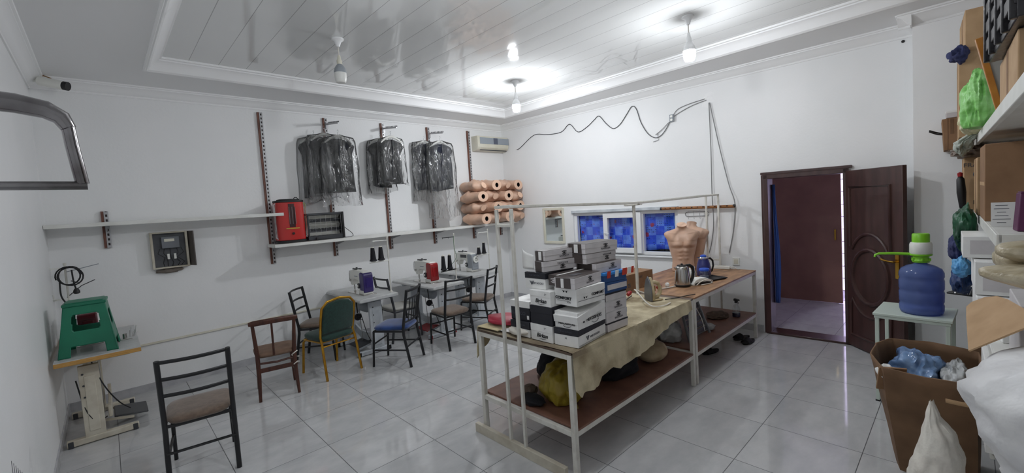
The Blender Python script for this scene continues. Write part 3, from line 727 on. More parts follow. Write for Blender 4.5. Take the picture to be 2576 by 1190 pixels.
jacket(WA(2.285,.175,3.01), rad(-18), 'charcoal jacket in plastic, in the middle of the first bundle of three', cover=.12, seed=3, w=.215, d=.026, length=.78, wide_bag=.02)
jacket(WA(2.395,.36,2.963), rad(-18), 'charcoal jacket in crumpled plastic at the front of the first bundle, nearest the heaters', cover=.2, seed=1, w=.215, d=.042, length=.74)
jacket(WA(3.12,.11,3.00), rad(-18), 'dark folded garment hung behind the bagged one in the middle bundle', cover=.08, seed=5, w=.19, d=.035, length=.68)
jacket(WA(3.20,.31,3.005), rad(-14), 'folded dark garment in tight shiny plastic on a white hanger, middle bundle', cover=.03, seed=6, w=.195, d=.05, length=.66, out=True)
jacket(WA(3.90,.11,3.01), rad(-16), 'navy jacket in plastic at the back of the bundle beside the torsos', cover=.2, seed=8, m='jacket2', w=.2, d=.035, length=.76, wide_bag=.02)
jacket(WA(4.075,.31,2.985), rad(-14), 'navy jacket in a long clear bag hanging beside the pile of torsos', cover=.46, seed=9, m='jacket2', w=.225, d=.055, length=.76)

# heaters on the lower shelf
t = thing('electric_heater', 'red upright electric heater with a dark grille at the shelf end', 'heater', WA(1.745,.21,1.5), RA)
def dpoly(w, d, n=10): return [(-w,.08),(w,.08)]+[(w*cos(pi*i/n)*1.0, -.04-d*sin(pi*i/n)) for i in range(n+1)]
b = MB(); b.prism(dpoly(.165,.06), .035, .52, 'XY'); b.build('body', 'red', t, bevel=.004)
b = MB(); b.prism(dpoly(.168,.064), .52, .545, 'XY'); b.prism(dpoly(.12,.05), .545, .562, 'XY'); b.tube([(.06,-.02,.56),(.07,-.02,.58),(.1,-.02,.58),(.11,-.02,.56)], .006, 6); b.build('top_cap', 'black', t, bevel=.004)
b = MB(); b.prism([(x*1.06,y*1.06) for x, y in dpoly(.168,.07)], 0, .035, 'XY'); b.build('base', 'black', t, bevel=.004)
b = MB(); b.prism([(.092*cos(pi*i/10), -.0415-.062*sin(pi*i/10)*(1) if 0 < i < 10 else -.06) for i in range(11)][::1], .20, .50, 'XY'); b.build('grille', mat('smoked grille',(58,24,26),.3), t)
MT['quartz'] = mat('grey quartz tube',(120,104,104),.3)
for x in (-.03,.005,.04):
    b = MB(); b.tube([(x,-.1045,.24),(x,-.1045,.46)], .005, 8); b.build('heating_tube', 'quartz', t)
b = MB(); b.box((0,-.104,.185),(.16,.006,.012)); b.build('warning_strip', mat('yellow strip',(190,160,60),.5), t)
b = MB(); b.lathe([(0,0),(.016,.001),(.016,.004),(0,.005)], 16, (0,-.1045,.12), mtx=Matrix.Rotation(rad(90),3,'X')); b.build('badge', 'black', t)
for sx in (-1,1):
    b = MB(); b.tube([(sx*.17,-.02,.06),(sx*.183,-.02,.08),(sx*.183,-.02,.49),(sx*.17,-.02,.51)], .005, 6); b.tube([(sx*.17,-.06,.06),(sx*.183,-.06,.08),(sx*.183,-.06,.49),(sx*.17,-.06,.51)], .005, 6); b.build('side_guard', 'chrome', t)
t = thing('radiant_heater', 'silver radiant heater with a wire guard beside the red heater', 'heater', WA(2.165,.22,1.5), RA)
b = MB(); b.box((0,.05,.20),(.44,.012,.32)); b.box((0,.0,.348),(.46,.12,.028)); b.box((0,.0,.03),(.46,.12,.05)); b.box((-.215,.01,.19),(.02,.1,.3)); b.build('housing', 'dark_grey', t, bevel=.004)
b = MB(); b.box((.236,0,.185),(.03,.14,.36)); b.box((.245,-.03,.27),(.02,.04,.05)); b.build('end_panel', 'black', t, bevel=.006)
b = MB()
b.grid(lambda u, v: (-.205+.42*u, .035-.05*(abs(((v*2) % 1)-.5)*2)**2+.015, .06+.27*v), 2, 24); b.build('reflector', mat('dull reflector',(196,196,190),.35,metal=.55), t, smooth=60)
b = MB()
for r in (.135,.245):
    for k in (0,.018):
        for i in range(8): b.box((-.17+i*.048,-.004,r+k),(.034,.004,.007))
b.build('reflector_vent', 'black', t)
b = MB()
for i in range(6): b.tube([(-.2,-.058,.065+i*.052),(.215,-.058,.065+i*.052)], .0016, 5)
for i in range(7): b.tube([(-.2+i*.068,-.06,.06),(-.2+i*.068,-.06,.33)], .0014, 5)
b.build('guard_grille', 'chrome', t)
b = MB(); b.tube([(.252,0,.17),(.30,-.01,.12),(.36,-.03,.06),(.372,-.05,.02),(.33,-.07,.008),(.2,-.09,.007),(0,-.085,.007),(-.12,-.1,.01)], .004, 6); b.build('cord', 'black_cord', t)
b = MB(); b.lathe([(0,-.02),(.016,-.02),(.02,0),(.012,.02),(0,.02)], 14, (-.14,-.1,.02)); b.build('plug', 'black', t)

# split air conditioner
t = thing('air_conditioner', 'cream wall air conditioner with a glossy grey front in the room corner', 'air conditioner', WA(5.38,0,2.83), RA)
prof = [(0,0),(-.11,0),(-.165,.03),(-.19,.075),(-.19,.235),(-.17,.262),(0,.268)]
b = MB(); b.prism(prof, -.40, .345, 'YZ'); b.build('housing', 'off_white', t, bevel=.006)
b = MB(); b.box((.0,-.193,.175),(.70,.008,.115)); b.build('front_panel', mat('glossy grey panel',(150,158,166),.12), t, bevel=.002)
b = MB(); b.box((.02,-.198,.175),(.10,.004,.115)); b.build('display_panel', mat('dark blue grey panel',(86,92,108),.12), t)
b = MB(); b.box((0,-.165,.04),(.66,.05,.010),Matrix.Rotation(rad(-35),3,'X')); b.build('louver', 'off_white', t)
b = MB(); b.box((0,-.14,.012),(.64,.03,.012)); b.build('air_outlet', 'dark_grey', t)

# meter box
t = thing('meter_box', 'open electricity meter box with wiring on the wall under the upper shelf', 'meter box', WA(.515,0,1.34), RA)
b = MB()
for a in ((-.155,.0),(.155,.0)): b.box((a[0],-.03,.205),(.022,.07,.41))
b.box((0,-.03,.008),(.29,.07,.016)); b.box((0,-.03,.402),(.29,.07,.016)); b.build('box_frame', 'cream_metal', t, bevel=.003)
b = MB(); b.box((0,-.006,.205),(.29,.01,.385)); b.build('back_plate', mat('grey back plate',(96,98,102),.6,col2=(80,82,86),vs=9), t)
b = MB(); b.box((.01,-.03,.29),(.16,.05,.13)); b.build('meter', mat('meter grey',(112,116,122),.4), t, bevel=.004)
b = MB(); b.box((0,-.057,.315),(.09,.004,.03)); b.build('meter_window', 'off_white', t)
for x in (-.02,.04):
    b = MB(); b.box((x,-.03,.13),(.022,.04,.06)); b.build('breaker', 'white_plastic', t, bevel=.002)
b = MB()
for i, x in enumerate((-.09,-.05,.0,.06,.1)): b.tube([(x,-.03,.22),(x+.01*(i-2),-.045,.17),(x*.6,-.04,.12),(x+.02,-.045,.06),(x*.8+.01,-.03,.02)], .0035, 6)
b.build('wire', 'black_cord', t)
b = MB(); b.box((.19,-.075,.205),(.012,.15,.40),Matrix.Rotation(rad(18),3,'Z')); b.build('box_door', mat('dark door inside',(88,82,78),.5), t, bevel=.002)
b = MB(); b.blob((-.02,-.02,-.028),(.11,.022,.022),3,.5,3,sub=3); b.build('broken_plaster', mat('crumbled plaster',(120,112,104),.95), t)

# cable trunking and the wall clutter
b = MB(); b.box((0,-.008,0),(2.2,.016,.022),Matrix.Rotation(rad(-.6),3,'Y'))
tag(b.build('cable_trunking', 'off_white', None, loc=WA(1.25,0,.533), rz=RA, bevel=.003), 'thin white cable trunking low along the back wall behind the chairs', 'cable trunking')
t = thing('security_camera', 'small white security camera high in the wall corner', 'camera', (-.30,6.02,3.26))
b = MB(); b.lathe([(0,0),(.045,0),(.045,.02),(.03,.035),(0,.036)], 18, (-.05,.12,.04), mtx=Matrix.Rotation(rad(60),3,'X')); b.tube([(-.05,.10,.03),(-.03,.05,.02),(.03,.02,.0)], .012, 8); b.build('mount', 'white_plastic', t)
d = Vector((.17,-.09,-.045)).normalized(); b = MB(); b.tube([Vector((-.03,.03,.005)),Vector((-.03,.03,.005))+d*.19], .043, 18); b.build('housing', 'white_plastic', t, bevel=.004)
b = MB(); b.tube([Vector((-.03,.03,.005))+d*.188,Vector((-.03,.03,.005))+d*.225], .041, 18); b.build('lens_cap', 'black', t)
b = MB(); b.tube([(-.05,.12,.06),(0,.1,.075),(.05,.05,.045),(.03,.04,.02)], .005, 6); b.build('cable', mat('orange brown cable',(150,110,60),.5), t)
# chrome garment loop fixed to the near side wall
t = thing('chrome_loop', 'chrome rectangular garment loop on the side wall near the ceiling camera', 'hanging loop', (XL,1.2,0))
b = MB(); pts = [(0,0,2.072),(.13,0,2.056),(.25,0,2.050),(.32,0,2.045),(.358,0,2.037),(.378,0,2.023),(.386,0,2.004)]
b.tube(pts, .016, 14, ry=[.018,.018,.018,.018,.017,.015,.012], up=(0,1,0)); b.build('top_rail', 'chrome_dark_refl', t, smooth=60)
b = MB(); b.tube([(.385,0,2.012),(.388,0,1.97),(.396,0,1.896)], .012, 12, ry=.0105, up=(0,1,0)); b.build('end_post', 'chrome_dark_refl', t, smooth=60)
b = MB(); b.tube([(0,0,1.897),(.2,0,1.895),(.403,0,1.893)], .012, 12, ry=.0085, up=(0,1,0)); b.build('bottom_rail', 'chrome_dark_refl', t, smooth=60)
b = MB(); b.box((.006,0,1.99),(.012,.07,.26)); b.build('wall_plate', 'chrome', t, bevel=.003)
# pencil scratches on the side wall
b = MB()
random.seed(4)
for i in range(7):
    y = 3.15+i*.045; z = .72-.02*i; b.box((XL+.0006,y,z-.1),(.001,.006,.22-.02*i))
b.build('pencil_marking', 'ink_grey', bpy.data.objects['wall_left'], smooth=0)

# ================================================================== TORSO FORMS
def torso_mesh(name_parent, sc=1.0, sh=1.0, dp=1.0, hi=True):
    """stands on its cut waist, chest towards local -y, neck up; height .585"""
    P = [(0,.134,.104,0),(.03,.136,.106,0),(.10,.134,.102,-.002),(.18,.128,.095,-.003),(.26,.128,.094,-.002),(.34,.138,.1,0),(.42,.15,.108,.0),(.52,.163,.118,.002),(.60,.172,.119,.004),(.68,.182,.112,.008),(.74,.203,.103,.012),(.79,.215,.092,.016),(.83,.207,.08,.02),(.86,.175,.07,.022),(.885,.125,.064,.022),(.905,.085,.06,.02),(.93,.064,.056,.014),(.965,.058,.055,.004),(1.0,.062,.06,-.006)]
    H = .585; n = 48 if hi else 36; R = []
    K = 72 if hi else 34; Q = []
    for i in range(K+1):
        t = i/K
        for k in range(len(P)-1):
            if P[k][0] <= t <= P[k+1][0]:
                u = (t-P[k][0])/(P[k+1][0]-P[k][0]); q0 = P[max(k-1,0)]; q1 = P[k]; q2 = P[k+1]; q3 = P[min(k+2,len(P)-1)]
                Q.append((t,)+tuple(.5*(2*b1+(c1-a1)*u+(2*a1-5*b1+4*c1-d1)*u*u+(3*b1-a1-3*c1+d1)*u**3) for a1,b1,c1,d1 in zip(q0[1:],q1[1:],q2[1:],q3[1:]))); break
    P = Q
    g = lambda x, s: math.exp(-(x/s)**2)
    for t, a, c, oy in P:
        ring = []
        for j in range(n):
            q = 2*pi*j/n; ca, sa = cos(q), sin(q)
            ex = 1.0 if t < .66 or t > .87 else .86
            x = a*math.copysign(abs(ca)**ex, ca); y = c*math.copysign(abs(sa)**ex, sa)
            z = t*H
            if sa < 0:   # front relief
                fr = (-sa)**.6; ax = abs(x)
                y -= fr*(.034*g(ax-.078,.062)*max(0,min(1,(t-.52)/.05))*max(0,min(1,(.80-t)/.2)) - .016*g(ax,.014)*g(t-.6,.12) - .010*g(t-.505,.02)*g(ax-.07,.08))
                for zz in (.28,.36,.44): y -= fr*.015*g(ax-.036,.022)*g(t-zz,.030)
                y += fr*.010*g(ax,.010)*g(t-.36,.16)
                y += fr*.014*g(ax,.03)*g(t-.84,.04)
                y -= fr*.012*g(t-(.80+ax*.25),.014)*g(ax-.09,.06)
            else:
                y += sa**.6*(.012*g(abs(x)-.08,.06)*g(t-.7,.1)-.012*g(x,.02)*g(t-.5,.3))
            if t > .93: z += y*.42*(t-.93)/.07
            ring.append((x*sc*(1-(1-sh)*g(t-.78,.13)), (y+oy)*sc*dp, z*sc))
        R.append(ring)
    b = MB(); b.rings(R, True, False)
    body = b.build('body', 'skin', name_parent, smooth=70)
    b = MB(); rim = R[0]
    def dk(r, k, z): return [(x*k, y*k, z) for x, y, _ in r]
    b.rings([[(x*.34, y*.45, -.001*sc) for x, y, _ in rim], dk(rim,1.0,-.001*sc)], True, False); b.rings([dk(rim,1.0,-.001*sc), dk(rim,1.0,.004*sc)], True, False)
    b.build('cut_base', 'skin_cut', name_parent, smooth=30)
    b = MB(); h0 = [(x*.35, y*.46, -.0005*sc) for x, y, _ in rim]; h1 = [(x*.33, y*.43, .10*sc) for x, y, _ in rim]
    b.rings([h0,h1], True, False); b.raw(h1, [tuple(range(n))]); b.build('stand_hole', 'black', name_parent, smooth=0)
    top = R[-1]; b = MB(); b.raw([(x,y,z+.0005) for x,y,z in top], [tuple(range(n))]); b.build('neck_cut', 'skin_cut', name_parent, smooth=0)
tz = thing('mannequin_torso', 'beige muscular torso form standing on the far work table, chest to the room', 'mannequin', (5.285,2.465,.836), rad(-60), 'beige torso forms standing on the table')
torso_mesh(tz)
copy_tree(tz, (5.565,2.46,.836), rad(98), 'beige torso form standing behind the other torso, nearest the window wall')

# pile on the shelf: alternately waist towards the room and neck towards the room
tp = None
PILE = [ # x, row, waist-out?, description
 (4.70,0,1,'waist end out, bottom row, first at the jackets end'),(4.985,0,0,'neck end out, bottom row, second from the jackets'),(5.27,0,1,'waist end out, bottom row, third from the jackets'),(5.545,0,0,'neck end out, bottom row, against the room corner'),
 (4.72,1,0,'neck end out, second row up, first at the jackets end'),(5.00,1,1,'waist end out, second row up, second from the jackets'),(5.285,1,0,'neck end out, second row up, third from the jackets'),(5.555,1,1,'waist end out, second row up, against the room corner'),
 (4.69,2,1,'waist end out, third row up, first at the jackets end'),(4.99,2,0,'neck end out, third row up, second from the jackets'),(5.28,2,1,'waist end out, third row up, third from the jackets'),(5.55,2,0,'neck end out, third row up, against the room corner'),
 (4.73,3,0,'neck end out, top row, first at the jackets end'),(5.00,3,1,'waist end out, top row, second from the jackets'),(5.29,3,0,'neck end out, top row, third from the jackets'),(5.55,3,1,'waist end out, top row, against the room corner')]
random.seed(21)
for x, row, out, d in PILE:
    z = 1.600+row*.190
    yf = 5.60+random.uniform(-.03,.03); tilt = rad(random.uniform(2,8) if out else random.uniform(-4,5))
    spin = rad(random.choice((0,0,180))+random.uniform(-9,9))
    if out: # local +z -> +y (into the wall); waist at the front
        Rm = Matrix.Rotation(tilt,4,'Z') @ Matrix.Rotation(rad(-90),4,'X') @ Matrix.Rotation(spin,4,'Z'); loc = (x,yf,z)
    else:
        Rm = Matrix.Rotation(tilt,4,'Z') @ Matrix.Rotation(rad(90),4,'X') @ Matrix.Rotation(spin,4,'Z'); loc = (x,yf+.54,z)
    lab = 'torso form in the pile, '+d
    if tp is None:
        tp = thing('mannequin_torso', lab, 'mannequin', loc, 0, 'beige torso forms piled on the shelf', rot=Rm.to_euler()); torso_mesh(tp, .87, .91, .98, False)
    else: copy_tree(tp, loc, 0, lab, rot=Rm.to_euler())

# ================================================================== WALL WITH THE DOOR: MIRROR, CABLES, STICK, HOOKS
t = thing('wall_mirror', 'small rectangular mirror in a cream frame between the shelf end and the window', 'mirror', WB(sB(5.02),0,1.39), RB)
b = MB(); frame_rect(b, -.235, .235, -.315, .315, .042, -.028, 0); b.build('mirror_frame', 'off_white', t, bevel=.006)
b = MB(); b.box((0,-.008,0),(.40,.006,.56)); b.build('mirror_glass', 'mirror', t)
b = MB(); pp = [(5.70,2.86,.02),(5.35,3.04,.014),(5.05,3.0,.012),(4.74,2.995,.012),(4.56,3.095,.014),(4.40,2.94,.012),(4.22,2.99,.012),(4.08,3.075,.012),(3.98,3.12,.014),(3.86,2.98,.012),(3.74,2.885,.012),(3.62,2.93,.012),(3.5,3.06,.012),(3.41,3.155,.014),(3.34,3.10,.012),(3.28,2.9,.012),(3.18,2.72,.012),(3.07,2.64,.012),(2.98,2.66,.012),(2.90,2.74,.012),(2.83,2.85,.012)]
pp = [(5.79,2.84,.02)]+pp
def spline(P, k=5):
    Q = []
    for i in range(len(P)-1):
        p0 = Vector(P[max(i-1,0)]); p1 = Vector(P[i]); p2 = Vector(P[i+1]); p3 = Vector(P[min(i+2,len(P)-1)])
        for j in range(k):
            u = j/k; Q.append(.5*((2*p1)+(p2-p0)*u+(2*p0-5*p1+4*p2-p3)*u*u+(3*p1-p0-3*p2+p3)*u**3))
    return Q+[Vector(P[-1])]
def wbp(y, z, o): return WB(sB(y), o, z)
b.tube(spline([wbp(y,z,o) for y,z,o in pp]), .0055, 6)
tag(b.build('power_cable', 'dark_grey', None), 'dark cable looping in waves along the wall from the air conditioner', 'cable')
b = MB(); b.tube(spline([wbp(2.80,2.90,.012),wbp(2.72,2.98,.012),wbp(2.55,3.02,.012),wbp(2.36,3.04,.012)]), .005, 6); b.tube(spline([wbp(2.80,2.88,.012),wbp(2.7,2.93,.012),wbp(2.52,2.99,.012),wbp(2.34,3.02,.012)]), .005, 6); b.tube(spline([wbp(3.06,2.68,.014),wbp(2.96,2.74,.014),wbp(2.86,2.82,.014)]), .005, 6); b.tube([wbp(3.03,2.70,.014),wbp(3.02,2.6,.014),wbp(3.1,2.585,.014)], .004, 6)
tag(b.build('power_cable', 'grey_cord', None), 'short grey cables between the wall socket and the high junction point', 'cable')
t = thing('wall_socket', 'small white double socket hanging high on the wall cable', 'socket', WB(sB(2.81),0,2.87), RB)
b = MB(); b.box((0,-.018,0),(.06,.036,.10)); b.build('socket_body', 'grey_plastic', t, bevel=.005)
for z in (-.024,.024):
    b = MB(); b.lathe([(0,0),(.017,0),(.017,.006),(0,.003)], 14, (0,-.036,z), mtx=Matrix.Rotation(rad(90),3,'X')); b.build('socket_face', 'white_plastic', t)
b = MB(); b.blob((0,-.001,0),(.07,.004,.06),7,.5,3,sub=3); b.blob((.02,-.001,.08),(.05,.004,.03),8,.5,3,sub=3)
b.build('plaster_stain', 'cornice', bpy.data.objects['wall_right'], mtx=Matrix.Translation((sB(2.33),0,3.0)))
b = MB(); b.tube(spline([wbp(2.31,2.98,.014),wbp(2.305,2.4,.016),wbp(2.31,1.8,.02),wbp(2.30,1.4,.03),wbp(2.34,1.1,.03),wbp(2.40,.90,.05)]), .006, 6)
tag(b.build('power_cable', 'grey_cord', None), 'pale cord hanging straight down the wall to the table', 'cord')
b = MB(); b.tube(spline([wbp(2.30,2.98,.014),wbp(2.2,2.4,.016),wbp(2.1,1.9,.016),wbp(2.03,1.64,.03),wbp(2.06,1.3,.02),wbp(2.12,1.0,.02)]), .006, 6)
tag(b.build('power_cable', 'grey_cord', None), 'pale cord slanting down the wall to the end of the wooden stick', 'cord')
t = thing('wooden_stick', 'brown wooden measuring stick with dark marks fixed level on the wall', 'stick', WB(sB(2.515),.06,1.612), RB)
b = MB(); b.tube([(-.49,0,.0),(.49,0,-.006)], .020, 14, ry=.020); b.build('stick', 'bamboo', t)
b = MB()
for i in range(12): b.box((-.42+i*.075,-.019,.004),(.02 if i % 2 else .01,.006,.012))
b.build('marking', 'ink', t)
for sx in (-1,1):
    b = MB(); b.tube([(sx*.475,0,0),(sx*.50,0,0)], .0205, 14); b.build('end_cap', 'ink', t)
t = thing('wire_hook_rack', 'small wire hook rack on the wall under the wooden stick', 'hook rack', WB(sB(2.52),.012,1.52), RB)
b = MB(); lp = [(-.13,0,.03),(.13,0,.03)]+[(.13+.03*sin(rad(a)),0,.03*cos(rad(a))) for a in range(30,151,30)]+[(.13,0,-.03),(-.13,0,-.03)]+[(-.13-.03*sin(rad(a)),0,-.03*cos(rad(a))) for a in range(30,151,30)]
b.tube(lp, .003, 6, True); b.build('wire_loop', 'black_metal', t)
for x in (-.12,-.04,.04,.12):
    b = MB(); b.tube([(x,-.004,.045),(x,-.004,-.035),(x+.005,-.02,-.06),(x+.02,-.05,-.065),(x+.03,-.06,-.05)], .002, 5); b.build('hook', 'chrome', t)
t = thing('wall_switch', 'white switch plate low on the wall beside the far table corner', 'switch', WB(sB(2.045),0,.885), RB)
b = MB(); b.box((0,-.007,0),(.085,.014,.10)); b.build('plate', 'white_plastic', t, bevel=.003)
b = MB(); b.box((0,-.015,0),(.05,.006,.06)); b.build('rocker', 'off_white', t, bevel=.002)
b = MB(); b.lathe([(0,0),(.014,0),(.014,.006),(0,.008)], 14, mtx=Matrix.Rotation(rad(90),3,'X'))
b.build('cable_stub', 'black', bpy.data.objects['wall_right'], mtx=Matrix.Translation((sB(.42),0,3.195)))
# ================================================================== CHAIRS
# chair local frame: origin on the floor under the seat centre, the sitter faces local +y, the back is at -y
def cushion(w, d, z0, h, name, m, t, taper=.9, piping=False):
    b = MB(); n = 40
    def ring(k, z, up=0):
        R = []
        for j in range(n):
            q = 2*pi*j/n; ca, sa = cos(q), sin(q); ex = 2/5
            x = w/2*k*math.copysign(abs(ca)**ex, ca); y = d/2*k*math.copysign(abs(sa)**ex, sa)
            x *= (1+taper)/2 + (1-taper)/2*(y/(d/2))
            R.append((x, y, z))
        return R
    b.rings([ring(.93,z0), ring(1,z0+h*.3), ring(1,z0+h*.6), ring(.93,z0+h*.85), ring(.7,z0+h*.98), ring(.35,z0+h)])
    return b.build(name, m, t, smooth=70)

def ladder_chair(label, loc, rz, seat='taupe', frame='black_metal', spindles=False, group='black metal chairs'):
    t = thing('metal_chair', label, 'chair', loc, rz, group)
    W, D, S, B = .40, .42, .435, .905
    for sx in (-1,1):
        b = MB(); b.tube([(sx*W/2,-D/2-.035,0),(sx*W/2,-D/2+.03,S-.06),(sx*W/2,-D/2+.03,S+.02),(sx*(W/2),-D/2-.045,B)], .0165, 12)
        b.build('rear_leg', frame, t)
        b = MB(); b.tube([(sx*(W/2-.01),D/2+.02,0),(sx*(W/2-.015),D/2-.01,S-.015)], .0135, 10); b.build('front_leg', frame, t)
    for z, y in ((.27,-.18),(.20,0)):
        if z == .27:
            b = MB(); b.tube([(-W/2,-D/2-.002,z-.03),(W/2,-D/2-.002,z-.03)], .010, 8); b.build('stretcher', frame, t)
    for sx in (-1,1):
        b = MB(); b.tube([(sx*W/2,-D/2+.0,z),(sx*(W/2-.01),D/2+.01,z)], .010, 8); b.build('stretcher', frame, t)
    b = MB(); b.tube([(-W/2+.01,D/2+.0,.27),(W/2-.01,D/2+.0,.27)], .010, 8); b.build('stretcher', frame, t)
    b = MB(); r = .012; b.tube([(-W/2,-D/2+.03,S-.015),(-W/2+.015,D/2-.01,S-.015),(W/2-.015,D/2-.01,S-.015),(W/2,-D/2+.03,S-.015)], r, 8, True); b.build('seat_frame', frame, t)
    def yb(z): return -D/2+.03+(-.075)*(z-S-.02)/(B-S-.02)
    if not spindles:
        for z in (B-.012,B-.135,B-.255):
            n = 9; b = MB()
            b.tube([(-W/2+W*i/n, yb(z)-.035*sin(pi*i/n), z) for i in range(n+1)], .013, 8, ry=.007, up=(0,0,1)); b.build('back_rail', frame, t)
    else:
        for z, h in ((B-.012,.018),(B-.11,.012),(S+.09,.012)):
            n = 9; b = MB(); b.tube([(-W/2+W*i/n, yb(z)-.035*sin(pi*i/n), z) for i in range(n+1)], h, 8, ry=.007, up=(0,0,1)); b.build('back_rail', frame, t)
        for i in range(5):
            u = .2+.15*i; b = MB(); z0, z1 = S+.09, B-.11
            b.tube([(-W/2+W*u, yb(z0)-.035*sin(pi*u), z0),(-W/2+W*u, yb(z1)-.035*sin(pi*u), z1)], .006, 6); b.build('spindle', frame, t)
    cushion(.42,.43,S-.005,.055,'seat',seat,t)
    return t
def place(src, label, x, y, deg): return copy_tree(src, (x,y,0), rad(deg), label)
ch = ladder_chair('black metal chair standing alone in the left foreground, its back to the room', (.405,3.96,0), rad(-8))
place(ch, 'black metal chair with taupe seat beside the wall behind the gold framed chair', 1.90,5.74,-128)
place(ch, 'black metal chair with taupe seat in front of the red sewing machine', 3.25,4.74,-2)
place(ch, 'black metal chair with taupe seat in front of the white sewing machine', 3.97,5.03,30)
ladder_chair('dark metal chair with a pale grey seat tucked between the first two sewing tables', (2.975,5.62,0), rad(-90), 'light_taupe', 'dark_grey')
ladder_chair('black metal chair with spindle back and a blue cushion', (2.45,4.74,0), rad(37), 'blue_cloth', 'black_metal', True)

# brown wooden chair
t = thing('wooden_chair', 'old brown wooden chair with a single back slat beside the gold framed chair', 'chair', (1.19,5.02,0), rad(-11))
for sx in (-1,1):
    b = MB(); b.tube([(sx*.175,-.22,0),(sx*.165,-.185,.25),(sx*.165,-.18,.45),(sx*.185,-.235,.80)], [.014,.019,.02,.015], 10); b.build('rear_leg', 'brown_wood', t)
    b = MB(); b.tube([(sx*.175,.20,0),(sx*.16,.17,.42)], [.013,.02], 10); b.build('front_leg', 'brown_wood', t)
    b = MB(); b.bar((sx*.165,-.19,.21),(sx*.165,.18,.21),.014,.024); b.build('stretcher', 'brown_wood', t, bevel=.003)
b = MB(); b.tube([(-.215+.43*i/10, -.232-.045*sin(pi*i/10), .795+.012*sin(pi*i/10)) for i in range(11)], [.02]+[.028]*9+[.02], 10, ry=.012, up=(0,0,1)); b.build('top_rail', 'brown_wood', t, smooth=60)
b = MB(); b.tube([(-.02,-.265,.79),(-.02,-.20,.44)], .010, 8, ry=.006); b.build('back_slat', 'brown_wood', t)
b = MB(); b.bar((-.165,-.185,.30),(.165,-.185,.30),.014,.045); b.build('stretcher', 'brown_wood', t, bevel=.003)
b = MB(); b.tube([(-.165,-.185,.375),(0,-.2,.365),(.165,-.185,.375)], .011, 8); b.build('stretcher', 'brown_wood', t)
cushion(.40,.40,.425,.05,'seat',mat('faded brown seat',(124,98,80),.7,col2=(108,84,68),vs=12),t)
b = MB(); b.tube(spline([(.19,-.21,.44),(.16,-.235,.43),(.14,-.2,.40),(.18,-.165,.37),(.2,-.22,.38)]), .006, 6); b.tube(spline([(.19,-.21,.33),(.15,-.225,.31),(.17,-.17,.30),(.2,-.2,.32)]), .005, 6); b.build('string', 'white_cord', t)

# gold framed banquet chair
t = thing('banquet_chair', 'banquet chair with dark green upholstery and a gold tube frame', 'chair', (1.79,5.12,0), rad(10))
for sx in (-1,1):
    b = MB(); b.tube([(sx*.215,-.27,0),(sx*.205,-.20,.40),(sx*.2,-.17,.47),(sx*.205,-.215,.66),(sx*.2,-.25,.80),(sx*.14,-.262,.865),(0,-.27,.89)], .0145, 10, ry=.0115); b.build('rear_leg', 'gold', t, smooth=60)
    b = MB(); b.tube([(sx*.215,.245,0),(sx*.205,.20,.37),(sx*.18,.16,.41),(sx*.15,.10,.415)], .0145, 10, ry=.0115); b.build('front_leg', 'gold', t, smooth=60)
b = MB(); b.tube([(-.2,-.17,.41),(-.205,.18,.40),(.205,.18,.40),(.2,-.17,.41)], .011, 8, True); b.build('seat_frame', 'gold', t)
b = MB(); b.tube([(-.2,-.19,.36),(.2,-.19,.36)], .009, 8); b.build('stretcher', 'gold', t)
cushion(.435,.43,.415,.075,'seat','green_cloth',t,1.0)
b = MB(); o = [(-.185,.505),(.185,.505),(.19,.66),(.178,.79),(.12,.845),(0,.868),(-.12,.845),(-.178,.79),(-.19,.66)]
def bk(k, y): return [(x*k, -.175-(z-.45)*.215+y, .68+(z-.68)*k) for x, z in o]
b.rings([bk(.93,.032), bk(1,.022), bk(1,-.012), bk(.95,-.02)]); b.build('backrest', 'green_cloth', t, smooth=50, bevel=.004)

